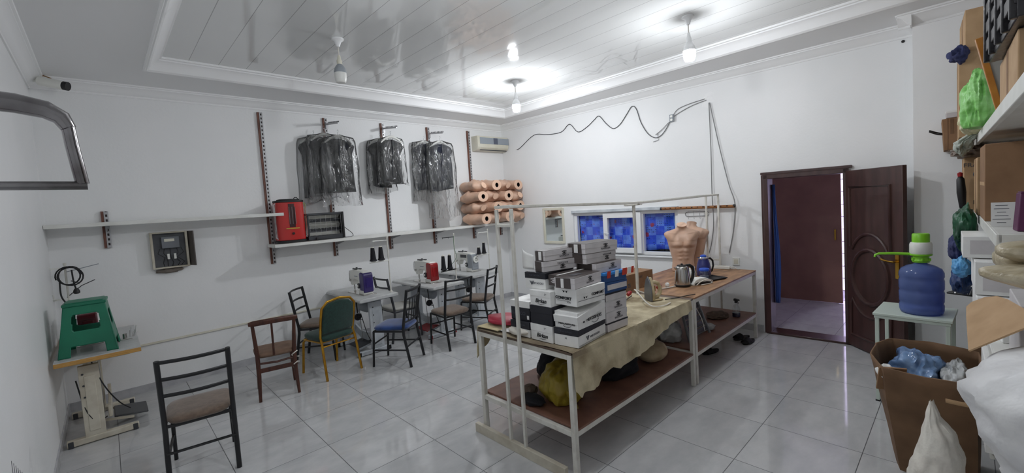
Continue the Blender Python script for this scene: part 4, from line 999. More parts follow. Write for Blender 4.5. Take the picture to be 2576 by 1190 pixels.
# ================================================================== SEWING TABLES AND MACHINES
# local frame: x across (operator at -x), y along the table, y=0 at the end towards the room
def sewing_table(name_label, loc, L, accent, W=.53, H=.76, metal='pale_steel', top='laminate', wood=False, flip=False):
    t = thing('sewing_table', name_label, 'table', loc, 0, 'industrial sewing tables')
    b = MB()
    if wood:
        b.box((W/2,L/2,H-.0035),(W,L,.007)); b.build('table_top', top, t)
        b = MB(); b.box((W/2,L/2,H-.025),(W+.002,L+.002,.036)); b.build('edge_band', 'ply_edge', t, bevel=.003)
    else:
        pr = [(0,H-.035),(.012,H-.012),(.045,H),(W,H),(W,H-.04),(.02,H-.045)]
        b.prism(pr, 0, L, 'XZ'); b.build('table_top', top, t, bevel=.006, seg=3)
    for yy in (.20, L-.22):
        b = MB(); b.box((W/2-.03,yy,.032),(W-.07,.06,.05)); b.build('foot', metal, t, bevel=.006)
        for x in (.03, W-.09):
            b = MB(); b.box((x,yy,.028),(.035,.066,.056)); b.build('foot_cap', accent, t, bevel=.004)
        b = MB(); lx = W/2-.08 if flip else W/2+.02; b.box((lx,yy,.36),(.17 if not flip else .13,.045,.62)); b.box((lx,yy-.024,.34),(.10 if not flip else .07,.008,.48)); b.build('leg', metal, t, bevel=.006)
        b = MB(); b.box((W/2,yy,H-.065),(W-.14,.05,.04)); b.build('bracket', metal, t, bevel=.004)
        b = MB()
        for z in (.40,.50,.60): b.lathe([(0,0),(.008,0),(.008,.006),(0,.007)], 10, (lx-.04,yy-.023,z), mtx=Matrix.Rotation(rad(90),3,'X'))
        b.build('bolt', 'dark_grey', t)
    b = MB(); b.prism([(.24,.16),(.24+(L-.42)*.5-.1,.10),(.24+(L-.42)*.5+.1,.10),(L-.24,.16),(L-.24,.27),(.24+(L-.42)*.5+.1,.21),(.24+(L-.42)*.5-.1,.21),(.24,.27)], W/2+.01, W/2+.035, 'YZ'); b.build('stretcher', metal, t, bevel=.004)
    fx = (lambda x: W-x) if flip else (lambda x: x)
    b = MB(); b.box((fx(.205) if not flip else .425,L*.45,.085),(.24,.32,.014),Matrix.Rotation(rad(9 if flip else -9),3,'Y')); b.build('pedal', accent if accent != 'black' else 'dark_grey', t, bevel=.006)
    for yy in (L*.45-.17,L*.45+.17):
        b = MB(); b.bar((fx(.09),yy,.06),(fx(W/2+.02),yy,.10),.012,.02); b.build('pedal_arm', metal, t)
    b = MB(); b.tube([(.24,L*.45+.05,.1),(.24,L*.45+.1,.62)], .005, 6); b.build('pedal_rod', 'steel', t)
    if not flip:
        b = MB(); b.box((.32,L*.55,.60),(.16,.26,.14)); b.lathe([(0,-.12),(.07,-.12),(.075,-.1),(.075,.1),(.05,.13),(0,.13)], 20, (.30,L*.5,.56), mtx=Matrix.Rotation(rad(90),3,'X')); b.build('motor', 'grey_plastic', t, bevel=.008)
    if not flip:
        b = MB(); b.lathe([(.035,-.006),(.045,-.006),(.045,.006),(.035,.006),(.035,-.006)], 20, (.06,.22,H-.25), mtx=Matrix.Rotation(rad(90),3,'X')); b.tube([(.06,.22,H-.295),(.06,.22,H-.205)], .004, 6); b.tube([(.015,.22,H-.25),(.105,.22,H-.25)], .004, 6); b.tube([(.06,.22,H-.2),(.06,.24,H-.05)], .008, 6); b.tube([(.06,.22,H-.28),(.12,.21,H-.30)], .004, 6); b.build('bobbin_winder', 'black', t)
    b = MB(); b.box((W*.62,.3,H-.055),(.24,.34,.03)); b.build('oil_pan', 'dark_grey', t, bevel=.006)
    b = MB(); b.tube(spline([(.20,.22,H-.06),(.25,.18,H-.25),(.3,.2,.38),(.36,.26,.25),(.42,.4,.14)]), .005, 6); b.tube(spline([(.1,.22,.55),(.14,.18,.3),(.2,.2,.16),(.26,.4,.12)]), .005, 6); b.build('cable', 'black_cord', t)
    return t
sewing_table('grey sewing table nearest the camera of the three, carrying the purple machine', (2.17,5.09,0), 1.10, 'black')
sewing_table('middle grey sewing table with red feet, carrying the red machine', (3.14,4.95,0), 1.16, 'red_plastic')
sewing_table('grey sewing table nearest the room corner, carrying the white machine', (4.03,5.20,0), .98, 'black')
LT = sewing_table('sewing table with bare plywood edge and cream legs in the wall corner', (XL+.03,4.98,0), 1.20, 'dark_grey', .53, .775, 'cream_metal', 'laminate', True, True)

def sewing_machine(label, loc, cover, dial=False, trim=None):
    """local +x runs from the needle to the motor end, operator at local -y"""
    t = thing('sewing_machine', label, 'sewing machine', loc, rad(-90), 'sewing machines on the grey tables')
    w = 'white_plastic'
    b = MB(); b.box((.02,.0,.004),(.50,.178,.008)); b.build('bed_plate', 'steel', t, bevel=.002)
    # arm, head and column as one outline
    o = [(-.21,.30),(-.225,.27),(-.222,.19),(-.205,.135),(-.185,.10),(-.155,.10),(-.14,.13),(-.125,.165),(-.07,.185),(.03,.182),(.055,.165),(.065,.13),(.065,.008),(.20,.008),(.215,.03),(.215,.27),(.20,.30),(.0,.312)]
    b = MB(); b.prism(o, -.052, .052, 'XZ'); b.build('machine_body', w, t, bevel=.010, seg=3)
    b = MB(); b.prism([(.075,.008),(.225,.008),(.225,.06),(.075,.06)], -.068, .06, 'XZ'); b.build('base_panel', w, t, bevel=.006)
    b = MB(); b.prism([(.115,.035),(.236,.03),(.245,.05),(.245,.25),(.23,.285),(.13,.292),(.112,.27)], -.066, .066, 'XZ'); b.build('motor_cover', cover, t, bevel=.012, seg=3)
    b = MB(); b.box((.247,0,.16),(.006,.07,.13)); b.box((.247,0,.235),(.006,.09,.006)); b.build('cover_rib', cover, t, bevel=.002)
    b = MB(); b.lathe([(0,0),(.034,0),(.036,.006),(.036,.016),(.028,.022),(0,.022)], 22, (.092,-.058,.115), mtx=Matrix.Rotation(rad(90),3,'X')); b.build('stitch_dial', 'dark_grey', t)
    b = MB(); b.lathe([(0,0),(.016,0),(.014,.006),(0,.007)], 18, (.092,-.081,.115), mtx=Matrix.Rotation(rad(90),3,'X')); b.build('dial_cap', 'white_plastic', t)
    if dial:
        b = MB(); b.lathe([(.03,0),(.052,0),(.056,.012),(.052,.024),(.03,.024),(.03,0)], 26, (.248,0,.2), mtx=Matrix.Rotation(rad(90),3,'Y')); b.lathe([(0,0),(.016,0),(.016,.02),(0,.02)], 14, (.248,0,.2), mtx=Matrix.Rotation(rad(90),3,'Y'))
        for k in range(3): a = rad(120*k+30); b.bar((.258,.01*cos(a),.2+.01*sin(a)),(.258,.035*cos(a),.2+.035*sin(a)),.008,.008)
        b.build('hand_wheel', 'white_plastic', t, smooth=50)
        b = MB(); b.box((.0,-.054,.25),(.16,.004,.05)); b.build('control_panel', 'dark_grey', t)
    b = MB(); b.tube([(-.185,-.01,.11),(-.185,-.01,.03)], .005, 8); b.tube([(-.165,-.01,.11),(-.165,-.01,.022)], .0045, 8); b.box((-.17,-.012,.016),(.03,.02,.01)); b.build('needle_bar', 'steel', t)
    b = MB(); b.tube([(-.226,-.03,.29),(-.25,-.035,.285),(-.262,-.035,.25),(-.262,-.035,.17),(-.25,-.035,.145),(-.225,-.03,.14)], .0032, 6); b.tube([(-.21,.0,.3),(-.2,0,.325),(-.18,0,.325),(-.17,0,.3)], .0028, 6); b.build('thread_guard', 'black', t)
    b = MB(); b.tube([(-.06,-.01,.3),(-.06,-.01,.335)], .005, 8); b.lathe([(0,0),(.013,0),(.013,.008),(0,.01)], 12, (-.06,-.01,.335)); b.box((-.12,0,.318),(.10,.05,.012)); b.box((-.02,.02,.322),(.06,.02,.014)); b.build('tension_post', 'dark_grey', t, bevel=.002)
    b = MB(); b.lathe([(0,0),(.014,0),(.014,.022),(0,.024)], 14, (-.175,-.054,.17), mtx=Matrix.Rotation(rad(90),3,'X')); b.build('tension_dial', 'steel', t)
    b = MB(); b.prism([(-.06,.225),(.04,.225),(.04,.238),(-.06,.238)], -.0535, -.052, 'XZ'); b.build('name_plate', 'grey_plastic', t)
    return t
sewing_machine('white sewing machine with a dark violet motor cover on the nearest grey table', (2.41,5.56,.76), 'purple_plastic')
sewing_machine('white sewing machine with a red motor cover on the middle table', (3.36,5.46,.76), 'red_plastic')
sewing_machine('white and grey sewing machine with a white hand wheel on the corner table', (4.31,5.72,.76), 'grey_plastic', True)
sewing_machine('dark maroon covered sewing machine behind the green stool', (-.185,5.74,.775), 'maroon_plastic')

def thread_stand(label, x, y, zt, ztop, ztray, arm='white_plastic', pole='white_metal', tray=-.13):
    t = thing('thread_stand', label, 'thread stand', (x,y,zt), 0, 'thread stands on the sewing tables')
    b = MB(); b.lathe([(0,0),(.022,0),(.022,.012),(.01,.02),(0,.02)], 14); b.build('base', pole, t)
    b = MB(); b.tube([(0,0,.01),(0,0,ztop-zt)], .0085, 10); b.lathe([(0,0),(.013,0),(.013,.02),(0,.024)], 12, (0,0,ztop-zt-.008)); b.build('pole', pole, t)
    b = MB(); b.bar((.01,0,ztray-zt),(-.26,-.0,ztray-zt-.006),.016,.014); b.build('spool_arm', arm, t, bevel=.003)
    b = MB()
    for q in (-.10,-.21): b.lathe([(0,0),(.03,0),(.03,.006),(.006,.01),(.006,.05),(0,.05)], 14, (q,0,ztray-zt+.006))
    b.build('spool_pin', arm, t)
    b = MB(); b.bar((0,0,ztop-zt-.035),(-.20,0,ztop-zt-.03),.010,.010); b.tube([(-.19,0,ztop-zt-.03),(-.195,0,ztop-zt-.05)], .003, 6); b.tube([(-.09,0,ztop-zt-.03),(-.095,0,ztop-zt-.05)], .003, 6); b.build('guide_arm', arm, t)
    return t
def cone(label, loc, h=.15, r=.042, first=[None]):
    if first[0] is None:
        t = thing('thread_cone', label, 'thread cone', loc, 0, 'black thread cones')
        b = MB(); b.lathe([(0,0),(.042,0),(.044,.006),(.036,.016),(.033,.025),(.022,.145),(.019,.15),(0,.15)], 22); b.build('thread', 'dark_cloth', t)
        b = MB(); b.lathe([(.019,.148),(.017,.158),(.010,.158),(.010,.148)], 16); b.build('cone_core', 'off_white', t)
        first[0] = t
    else:
        t = copy_tree(first[0], loc, 0, label)
    t.scale = (r/.042, r/.042, h/.15)
    return t
thread_stand('tall white thread stand at the purple machine', 2.665,5.22,.76,1.485,1.185)
thread_stand('thread stand with black guide arms at the red machine', 3.66,5.12,.76,1.43,.925,'black')
thread_stand('thread stand at the white machine, its pole bent at the top', 4.56,5.42,.76,1.425,1.03)
for q, l in ((-.10,'black thread cone at the purple machine, nearer its pole'),(-.21,'black thread cone at the purple machine, away from its pole')): cone(l, (2.665+q,5.22,1.200), .17, .046)
for q, l in ((-.10,'black thread cone at the red machine, nearer its pole'),(-.21,'black thread cone at the red machine, away from its pole')): cone(l, (3.66+q,5.12,.940), .20, .043)
cone('tall black thread cone at the white machine, nearer its pole', (4.46,5.42,1.045), .175, .040)
cone('short black thread cone at the white machine, away from its pole', (4.35,5.42,1.045), .11, .042)
b = MB(); b.tube(spline([(3.655,5.11,1.41),(3.645,5.1,1.25),(3.66,5.09,1.1),(3.62,5.15,1.0)]), .003, 5); tag(b.build('sewing_thread', 'green_thread', None), 'green thread hanging along the pole at the red machine', 'thread')

# left table: thread stand with a coiled cord, green stool, odds and ends
t = thread_stand('bare thread stand in the wall corner behind the green stool', -.315,6.08,.775,1.50,1.16)
b = MB(); b.tube([(-.01,0,.40),(.10,-.01,.50),(.20,-.02,.545)], .004, 6); b.tube([(.03,-.02,.56),(.09,-.02,.53)], .004, 6); b.build('bent_wire', 'dark_grey', t)
b = MB(); b.bar((0,0,.65),(.24,0,.70),.010,.008); b.build('upper_arm', 'grey_plastic', t)
b = MB(); c0 = Vector((-.29,6.03,1.385))
pts = [c0+Vector((.085*cos(a)+.012*sin(a*.31), .02*sin(a*.9), .088*sin(a)+.006*cos(a*.5))) for a in [i*2*pi/20 for i in range(52)]]
b.tube(pts, .0065, 6); b.tube(spline([c0+Vector((-.07,0,-.05)),c0+Vector((-.07,-.01,-.18)),c0+Vector((-.04,-.03,-.26)),c0+Vector((.0,-.05,-.33))]), .0065, 6); b.tube(spline([c0+Vector((.02,0,.06)),c0+Vector((.025,-.01,-.06)),c0+Vector((.035,-.01,-.13))]), .0065, 6)
cc = b.build('cable', 'black_cord', None)
tag(cc, 'coiled black cable with a plug hanging on the corner thread stand', 'cable')
b = MB(); b.lathe([(0,0),(.012,.0),(.024,-.025),(.026,-.045),(.016,-.055),(0,-.055)], 14, c0+Vector((.037,-.01,-.125))); b.build('plug', 'black', cc)
# stool: square step stool with openings
t = thing('plastic_stool', 'green plastic stool standing on the plywood edged sewing table', 'stool', (-.175,5.25,.776), rad(-3))
b = MB(); b.box((0,0,.425),(.27,.27,.024)); b.box((0,0,.44),(.235,.235,.010)); b.build('stool_seat', 'stool_green', t, bevel=.012, seg=3)
def side(ang):
    Mx = Matrix.Rotation(ang,4,'Z')
    tw, bw, hh = .127, .185, .415
    def w(z): return bw+(tw-bw)*z/hh
    def off(z): return .178-.052*z/hh
    P = lambda x, z: Mx @ Vector((x, -off(z), z))
    b = MB()
    zs = [0,.05,.10,.115,.15,.20,.25,.30,.32,.36,hh]
    xs = [-1,-.66,-.5,-.44,-.2,0,.2,.44,.5,.66,1]
    def inside(x, z):
        return False
    nz, nx = 40, 44
    ok = {}
    vs = []; idx = {}
    def vid(i, j):
        if (i,j) not in idx: idx[(i,j)] = len(vs); vs.append(P(-w(hh*j/nz)+2*w(hh*j/nz)*i/nx, hh*j/nz))
        return idx[(i,j)]
    fs = []
    for i in range(nx):
        for j in range(nz):
            x = -1+2*(i+.5)/nx; z = hh*(j+.5)/nz
            xx = x
            cut = False
            if z < .085 and abs(xx) < .60: cut = True
            ax, az = abs(xx)*w(z), abs(z-.275)
            if ax < .084 and az < .070 and (ax < .06 or az < .046 or (ax-.06)**2+(az-.046)**2 < .024**2): cut = True
            if not cut: fs.append((vid(i,j),vid(i+1,j),vid(i+1,j+1),vid(i,j+1)))
    b.raw(vs, fs)
    b.build('stool_side', 'stool_green', t, smooth=30, solid=.006)
for k in range(4): side(k*pi/2)
b = MB()
for i in range(6):
    a = -.3+i*.22; b.tube([(.02+.01*i,.0,.0),(.03+.012*i,-.02+.01*i,.07+.03*sin(i*2))], .0016, 5)
b.lathe([(0,0),(.016,0),(.016,.05),(.01,.055),(0,.055)], 14, (-.01,-.06,0)); b.tube([(-.05,-.10,.006),(.04,-.12,.006)], .004, 6)
tag(b.build('tool_bundle', 'steel', None, loc=(.06,5.50,.777)), 'small metal sewing tools behind the green stool', 'tools', None, 'stuff')
# ================================================================== WORK TABLES AND THE GARMENT RACK
TZ = .83; SZ = .315
def work_table(label, x0, x1, y0, y1, top):
    t = thing('work_table', label, 'table', ((x0+x1)/2,(y0+y1)/2,0), 0, 'white steel work tables')
    a, c = x0-(x0+x1)/2, x1-(x0+x1)/2; d = (y1-y0)/2; g = .036
    zb = TZ-.016
    for x in (a+g/2, c-g/2):
        for y in (-d+g/2, d-g/2):
            b = MB(); b.box((x,y,(zb-.0)/2),(g,g,zb)); b.build('leg', 'white_metal', t, bevel=.004)
    for z, n in ((zb-g/2,'top_rail'),(SZ-.016-g/2,'shelf_rail')):
        for y in (-d+g/2,d-g/2):
            b = MB(); b.box(((a+c)/2,y,z),(c-a-2*g,g*.9,g)); b.build(n, 'white_metal', t, bevel=.003)
        for x in (a+g/2,c-g/2):
            b = MB(); b.box((x,0,z),(g*.9,2*d-2*g,g)); b.build(n, 'white_metal', t, bevel=.003)
    b = MB(); b.box(((a+c)/2,0,TZ-.008),(c-a,2*d,.016)); b.build('table_top', top, t, bevel=.002)
    b = MB(); b.box(((a+c)/2,0,SZ-.008),(c-a-2*g-.002,2*d-.004,.016)); b.build('lower_shelf', 'shelf_brown', t, bevel=.002)
    return t
work_table('near white steel work table stacked with shoe boxes and covered in burlap', 2.085,3.895,1.735,2.685,'dark_top')
work_table('far white steel work table with a bare plywood top carrying the kettle and torsos', 3.92,5.65,1.735,2.685,'ply_top')

t = thing('garment_rack', 'long white steel garment rack frame standing over the work tables', 'rack', (2.045,2.23,0))
b = MB(); b.box((-.002,.025,.035),(.034,.93,.07)); b.build('base_bar', 'cream_metal', t, bevel=.003)
for y, n in ((.085,'a'),(-.068,'b')):
    b = MB(); b.tube([(0,y,.07),(0,y,1.775)], .0155, 4, phase=pi/4); b.build('post', 'white_metal', t, bevel=.002)
    b = MB(); b.tube([(3.645,y,0),(3.645,y,1.757)], .0155, 4, phase=pi/4); b.build('post', 'white_metal', t, bevel=.002)
    b = MB(); b.tube([(-.012,y,1.792),(.9,y,1.768),(1.72,y,1.745),(2.7,y,1.755),(3.66,y,1.768)], .014, 4, phase=pi/4); b.build('top_rail', 'white_metal', t, bevel=.002)
for x in (0,3.645):
    for z in (1.792 if x == 0 else 1.768,1.66 if x == 0 else .93):
        b = MB(); b.bar((x,-.062,z),(x,.08,z),.022,.022); b.build('crossbar', 'white_metal', t, bevel=.002)
b = MB(); b.tube([(1.72,0.0,TZ+.012),(1.72,0.0,1.725)], .0165, 4, phase=pi/4); b.bar((1.58,0,1.728),(1.86,0,1.728),.03,.014); b.bar((1.72,-.08,1.73),(1.72,.1,1.73),.03,.012); b.build('middle_post', 'white_metal', t, bevel=.002)

# burlap over the near table: lies on top, hangs over the side towards the room
HEM = [(2.06,.60),(2.10,.575),(2.135,.522),(2.16,.56),(2.20,.555),(2.31,.55),(2.36,.60),(2.435,.605),(2.50,.62),(2.58,.588),(2.8,.60),(2.95,.61),(3.045,.628),(3.08,.66),(3.125,.665),(3.25,.69),(3.39,.715),(3.5,.72),(3.62,.735),(3.735,.742),(3.80,.75)]
def hem(x):
    for (a, za), (c, zc) in zip(HEM, HEM[1:]):
        if a <= x <= c: return za+(zc-za)*(x-a)/(c-a)
    return HEM[0][1] if x < HEM[0][0] else HEM[-1][1]
yf, yb = 1.722, 2.66
b = MB()
def cloth(u, v):
    x = 2.078+u*1.722
    if v < .5:
        k = v/.5; y = yb-.06*(x-2.1)/1.7*0 - k*(yb-yf); z = TZ+.0045+.003*noise.noise(Vector((x*3,y*3,1)))+.0015
        if x < 2.14: z += .004*noise.noise(Vector((y*9,2,2)))
        return (x+.018*noise.noise(Vector((y*3,4,u*2)))*(1 if u < .1 else .3), y, z)
    k = (v-.5)/.5; zh = hem(x)
    z = TZ+.006-k*(TZ+.006-zh)
    y = yf-.006-.020*k*(.6+.8*noise.noise(Vector((x*5,z*1.2,3))))-.016*k**.7*max(0,sin(x*23+noise.noise(Vector((x*2,1,1)))*5))**3
    return (x, y, z)
b.grid(cloth, 110, 44)
tag(b.build('burlap_cloth', 'burlap_stain', None, smooth=80), 'stained burlap cloth spread on the near work table and hanging over its side', 'cloth')
b = MB()
def corner(u, v):
    x = 2.095+u*.26; yy = 2.675
    if v < .55: return (x, 2.45+(yy+.02-2.45)*v/.55, TZ+.020+.005*noise.noise(Vector((x*8,v*5,2)))+.007*u)
    k = (v-.55)/.45; return (x+.02*k*noise.noise(Vector((x*6,k*3,1))), yy+.022+.015*k, TZ+.016-k*(.10+.16*max(0,1-u*1.6)+.03*noise.noise(Vector((x*12,1,5)))))
b.grid(corner, 20, 24)
b2 = MB()
tag(b.build('burlap_piece', 'burlap', None, smooth=80, solid=.004), 'folded burlap piece hanging over the far corner by the red cloth', 'cloth')
b = MB(); b.blob((0,0,.03),(.13,.17,.034),4,.16,2.2,flat=-.028,ridge=.3)
tag(b.build('red_cloth', 'red_cloth', None, loc=(2.29,2.56,TZ+.026), rz=rad(10), smooth=80), 'folded dark red satin cloth on the end of the near work table', 'cloth')
b = MB(); b.box((0,0,.004),(.12,.22,.006)); tag(b.build('paper_sheets', 'paper', None, loc=(2.19,2.43,TZ+.014), rz=rad(8)), 'white papers under the edge of the red cloth', 'paper')
b = MB(); b.blob((0,0,.028),(.055,.10,.03),9,.14,2.4,flat=-.026,ridge=.3)
tag(b.build('folded_rag', 'sack', None, loc=(2.155,2.27,TZ+.012), smooth=80), 'small folded white rag at the table edge behind the rack posts', 'cloth')

# ================================================================== SHOE BOXES
def emblem(t, at, face, s=1.0, flip=False, m='ink'):
    b = MB(); k = .0022*s
    b.tube([Vector(p)*s for p in arc(0,0,.026,.017,20,160)], k, 5); b.tube([Vector(p)*s for p in arc(0,0,.026,.017,200,340)], k, 5)
    b.lathe([(0,0),(.008*s,0),(.008*s,.001),(0,.001)], 12); b.tube([Vector(p)*s for p in arc(0,0,.013,.013,0,360)], k*.7, 5)
    for a in (35,145): b.tube([Vector((.034*s*cos(rad(a)),.02*s*sin(rad(a)),0)),Vector((.022*s*cos(rad(a)),.026*s*sin(rad(a)),0))], k, 5)
    decal(b, m, t, at, face, pi if flip else 0, 'emblem')
def wings(t, at, face, s=1.0):
    b = MB()
    for sx in (-1,1):
        for i in range(4): b.tube([Vector((sx*(.006+i*.002)*s, -.004*i*s+.006*s, 0)), Vector((sx*(.02+i*.001)*s,(.004-.004*i)*s,0)), Vector((sx*(.036-.006*i)*s,(.011-.006*i)*s,0))], [.0026*s,.0022*s,.001*s], 5)
    decal(b, 'ink', t, at, face, 0, 'wing_emblem')
def vmark(t, at, face, s=1.0, m='ink_soft'):
    b = MB(); b.tube([Vector(p)*s for p in ((-.018,.014,0),(-.002,-.014,0),(.016,.014,0))], .0026*s, 5); b.tube([Vector(p)*s for p in ((-.008,.013,0),(.0,-.002,0),(.006,.013,0))], .0018*s, 5)
    decal(b, m, t, at, face, 0, 'triangle_emblem')
def ellipse_arcs(t, at, face, rx, ry):
    b = MB(); b.tube(arc(0,0,rx,ry,35,150), .0012, 5); b.tube(arc(0,0,rx,ry,215,330), .0016, 5); decal(b, 'ink', t, at, face, 0, 'oval_emblem')
def shoe_box(label, P, rz, L, W, z, h, body='box_white', lid=None, lh=None, over=.002, tilt=None, shift=(0,0)):
    """P is the bottom corner nearest the camera; local x along the long side, y away"""
    r = rad(rz); c = (P[0]+cos(r)*L/2-sin(r)*W/2, P[1]+sin(r)*L/2+cos(r)*W/2)
    t = thing('shoe_box', label, 'shoe box', (c[0],c[1],z+.0006), r, 'stacked shoe boxes')
    lh = lh or h*.32
    b = MB(); b.box((0,0,(h-.003)/2),(L-2*over,W-2*over,h-.003)); b.build('box_base', body, t, bevel=.0012)
    b = MB()
    if tilt: b.box((shift[0],shift[1],h-lh/2-.001),(L,W,lh-.002),Matrix.Rotation(rad(tilt),3,'Y'))
    else: b.box((0,0,h-lh/2-.0008),(L,W,lh-.0016))
    b.build('box_lid', lid or body, t, bevel=.0012)
    t['L'] = L; t['W'] = W; return t
def long_face(t): return -t['W']/2-.0004
def end_face(t): return -t['L']/2-.0004
def end_panel(t, y0, y1, z0, z1, m, name='end_band', out=.0008):
    b = MB(); b.box((-t['L']/2-out/2,(y0+y1)/2,(z0+z1)/2),(out,y1-y0,z1-z0)); b.build(name, m, t)
def side_panel(t, x0, x1, z0, z1, m, name='side_band', out=.0008):
    b = MB(); b.box(((x0+x1)/2,-t['W']/2-out/2,(z0+z1)/2),(x1-x0,out,z1-z0)); b.build(name, m, t)
def stickers(t, y, z):
    b = MB(); b.box((-t['L']/2-.001,y,z),(.0006,.026,.018)); b.build('price_label', 'label', t)
    b = MB()
    for k in range(3): b.box((-t['L']/2-.0015,y+.002*(k-1),z+.005-.005*k),(.0004,.02-.004*k,.0018))
    b.build('barcode_printing', 'ink', t)
Z0 = TZ+.0095
# front column, nearest the camera
t = shoe_box('white shoe box with a navy lid at the bottom of the front stack', (2.164,1.73), 6, .37, .19, Z0, .118, 'box_white', 'box_navy', .042)
lettering('VARTAGGIO', .021, 'ink_soft', t, (.03,long_face(t),.038), '-y', sx=1.1); vmark(t, (-.065,long_face(t),.040), '-y')
vmark(t, (end_face(t),.045,.098), '-x', .8); lettering('VARTAGGIO', .015, 'ink_soft', t, (end_face(t),-.005,.098), '-x')
lettering('41', .018, 'ink_soft', t, (end_face(t),.0,.055), '-x')
b = MB(); b.box((-.0,-t['W']/2-.0005,.012),(.35,.0006,.0015)); b.box((0,-t['W']/2-.0005,.007),(.35,.0006,.001)); b.build('printed_line_marking', 'ink_soft', t)
t = shoe_box('white shoe box with its lid slipping off, second from the bottom of the front stack', (2.164,1.725), 3, .345, .195, Z0+.1185, .115, 'box_white', 'box_white', .050, .004, -8, (-.012,-.004))
lettering('HEKOSSHOES', .030, 'ink', t, (.02,long_face(t),.048), '-y', bold=.0006); ellipse_arcs(t, (.03,long_face(t),.048), '-y', .05, .035)
lettering('HEKOSSHOES', .022, 'ink', t, (end_face(t),-.005,.035), '-x', bold=.0005); ellipse_arcs(t, (end_face(t),-.008,.035), '-x', .038, .024)
b = MB(); b.lathe([(0,0),(.010,0),(.010,.0006),(0,.0006)], 6); decal(b, 'ink', t, (-.105,long_face(t),.046), '-y', 0, 'hexagon_emblem')
t = shoe_box('white shoe box printed with small wings, third up in the front stack', (2.176,1.735), -3, .30, .195, Z0+.27, .118, 'box_white', 'box_white', .043)
lettering('COMFORT', .026, 'ink', t, (end_face(t),.02,.048), '-x', bold=.0012, sx=1.15); lettering('COMFORT', .024, 'ink', t, (.07,long_face(t),.058), '-y', bold=.001, sx=1.15)
wings(t, (end_face(t)-.001,.0,.095), '-x', .7); wings(t, (-.06,long_face(t),.050), '-y', .6)
b = MB(); b.box((-t['L']/2-.0006,.02,.030),(.0006,.11,.002)); b.box((.0,-t['W']/2-.0006,.034),(.28,.0006,.0025)); b.build('printed_line_marking', 'ink', t)
lettering('by your', .010, 'ink', t, (end_face(t),-.03,.023), '-x'); 
# two dark topped boxes lying on it
def grey_box(label, P, rz, L, W, z, h, flip=False, top='box_brown', body='box_grey', logo=True, dx=.02):
    t = shoe_box(label, P, rz, L, W, z, h, body, body, h*.5)
    b = MB(); b.box((0,0,h+.0004),(L-.004,W-.004,.0009)); b.build('top_sheet', top, t)
    end_panel(t, -W*.30, W*.42, .002, h-.002, top, 'dark_end_band', .0012)
    if logo:
        zz = (.62,.30) if not flip else (.36,.70)
        emblem(t, (dx,long_face(t)-.0012,h*zz[0]), '-y', h/.085*.95, flip)
        lettering('BAGOZZA', h*.24, 'ink_grey', t, (dx,long_face(t)-.0012,h*zz[1]), '-y', pi if flip else 0, sx=1.15)
    return t
t = grey_box('grey shoe box with a dark taupe top lying open-sided on the winged box', (2.163,1.733), 4, .33, .165, Z0+.389, .072)
end_panel(t, .005, .028, .004, .066, 'label', 'white_strip', .002)
b = MB(); b.box((-.03,0,.0745),(.10,.05,.0008)); b.build('crumpled_print', 'ink_grey', t)
t = grey_box('dark taupe shoe box behind the grey open-sided one on the front stack', (2.205,1.912), 0, .33, .085, Z0+.389, .072, logo=False, body='box_brown')
emblem(t, (end_face(t)-.001,-.005,.035), '-x', .9, False, 'box_grey')
b = MB(); b.box((0,-.035,.0735),(.32,.02,.0012)); b.build('white_strip', 'label', t)
# second column along the table end
t = shoe_box('white shoe box with script lettering at the bottom of the second stack', (2.139,1.930), 0, .34, .205, Z0, .118, 'box_white', 'box_white', .05)
lettering('Birkan', .040, 'ink', t, (end_face(t),-.005,.040), '-x', bold=.0008, shear=.3); b = MB(); b.tube([(-.03,-.010,0),(.0,-.014,0),(.035,-.008,0)], [.0006,.002,.0006], 5); decal(b, 'ink', t, (end_face(t),-.005,.030), '-x', 0, 'swoosh_marking'); stickers(t, -.035, .095)
t = shoe_box('plain navy black shoe box, second from the bottom of the second stack', (2.139,1.925), 0, .33, .205, Z0+.1185, .130, 'box_navy', 'box_navy', .05)
t = shoe_box('white shoe box with script lettering, third up in the second stack', (2.142,1.932), 0, .33, .195, Z0+.249, .108, 'box_white', 'box_white', .042)
lettering('Birkan', .040, 'ink', t, (end_face(t),-.005,.036), '-x', bold=.0008, shear=.3); b = MB(); b.tube([(-.03,-.010,0),(.0,-.014,0),(.035,-.008,0)], [.0006,.002,.0006], 5); decal(b, 'ink', t, (end_face(t),-.005,.026), '-x', 0, 'swoosh_marking'); stickers(t, -.05, .085)
t = shoe_box('white shoe box with a navy lid, fourth up in the second stack', (2.182,2.005), 3, .34, .19, Z0+.3575, .118, 'box_white', 'box_navy', .045)
vmark(t, (end_face(t),.03,.042), '-x'); lettering('VARTAGGIO', .020, 'ink_soft', t, (end_face(t),-.02,.040), '-x'); lettering('VARTAGGIO', .017, 'ink_soft', t, (end_face(t)-.002,-.0,.096), '-x')
t = grey_box('grey shoe box printed upside down, fifth up in the second stack', (2.196,2.03), -13, .30, .11, Z0+.476, .074, True)
t = grey_box('grey shoe box with a torn cardboard end on top of the second stack', (2.208,2.02), -8, .325, .115, Z0+.552, .072)
end_panel(t, -.02, .012, .006, .066, 'label', 'white_strip', .002)
b = MB()
def flap(u, v):
    return (-.02*sin(u*3)-.01, .0+.13*u, -.12+.14*v*(.75+.3*u))
b.grid(flap, 8, 6); f_ = b.build('torn_flap', 'box_white', t, smooth=60, solid=.002, mtx=Matrix.Translation((-.16,.062,.055)))
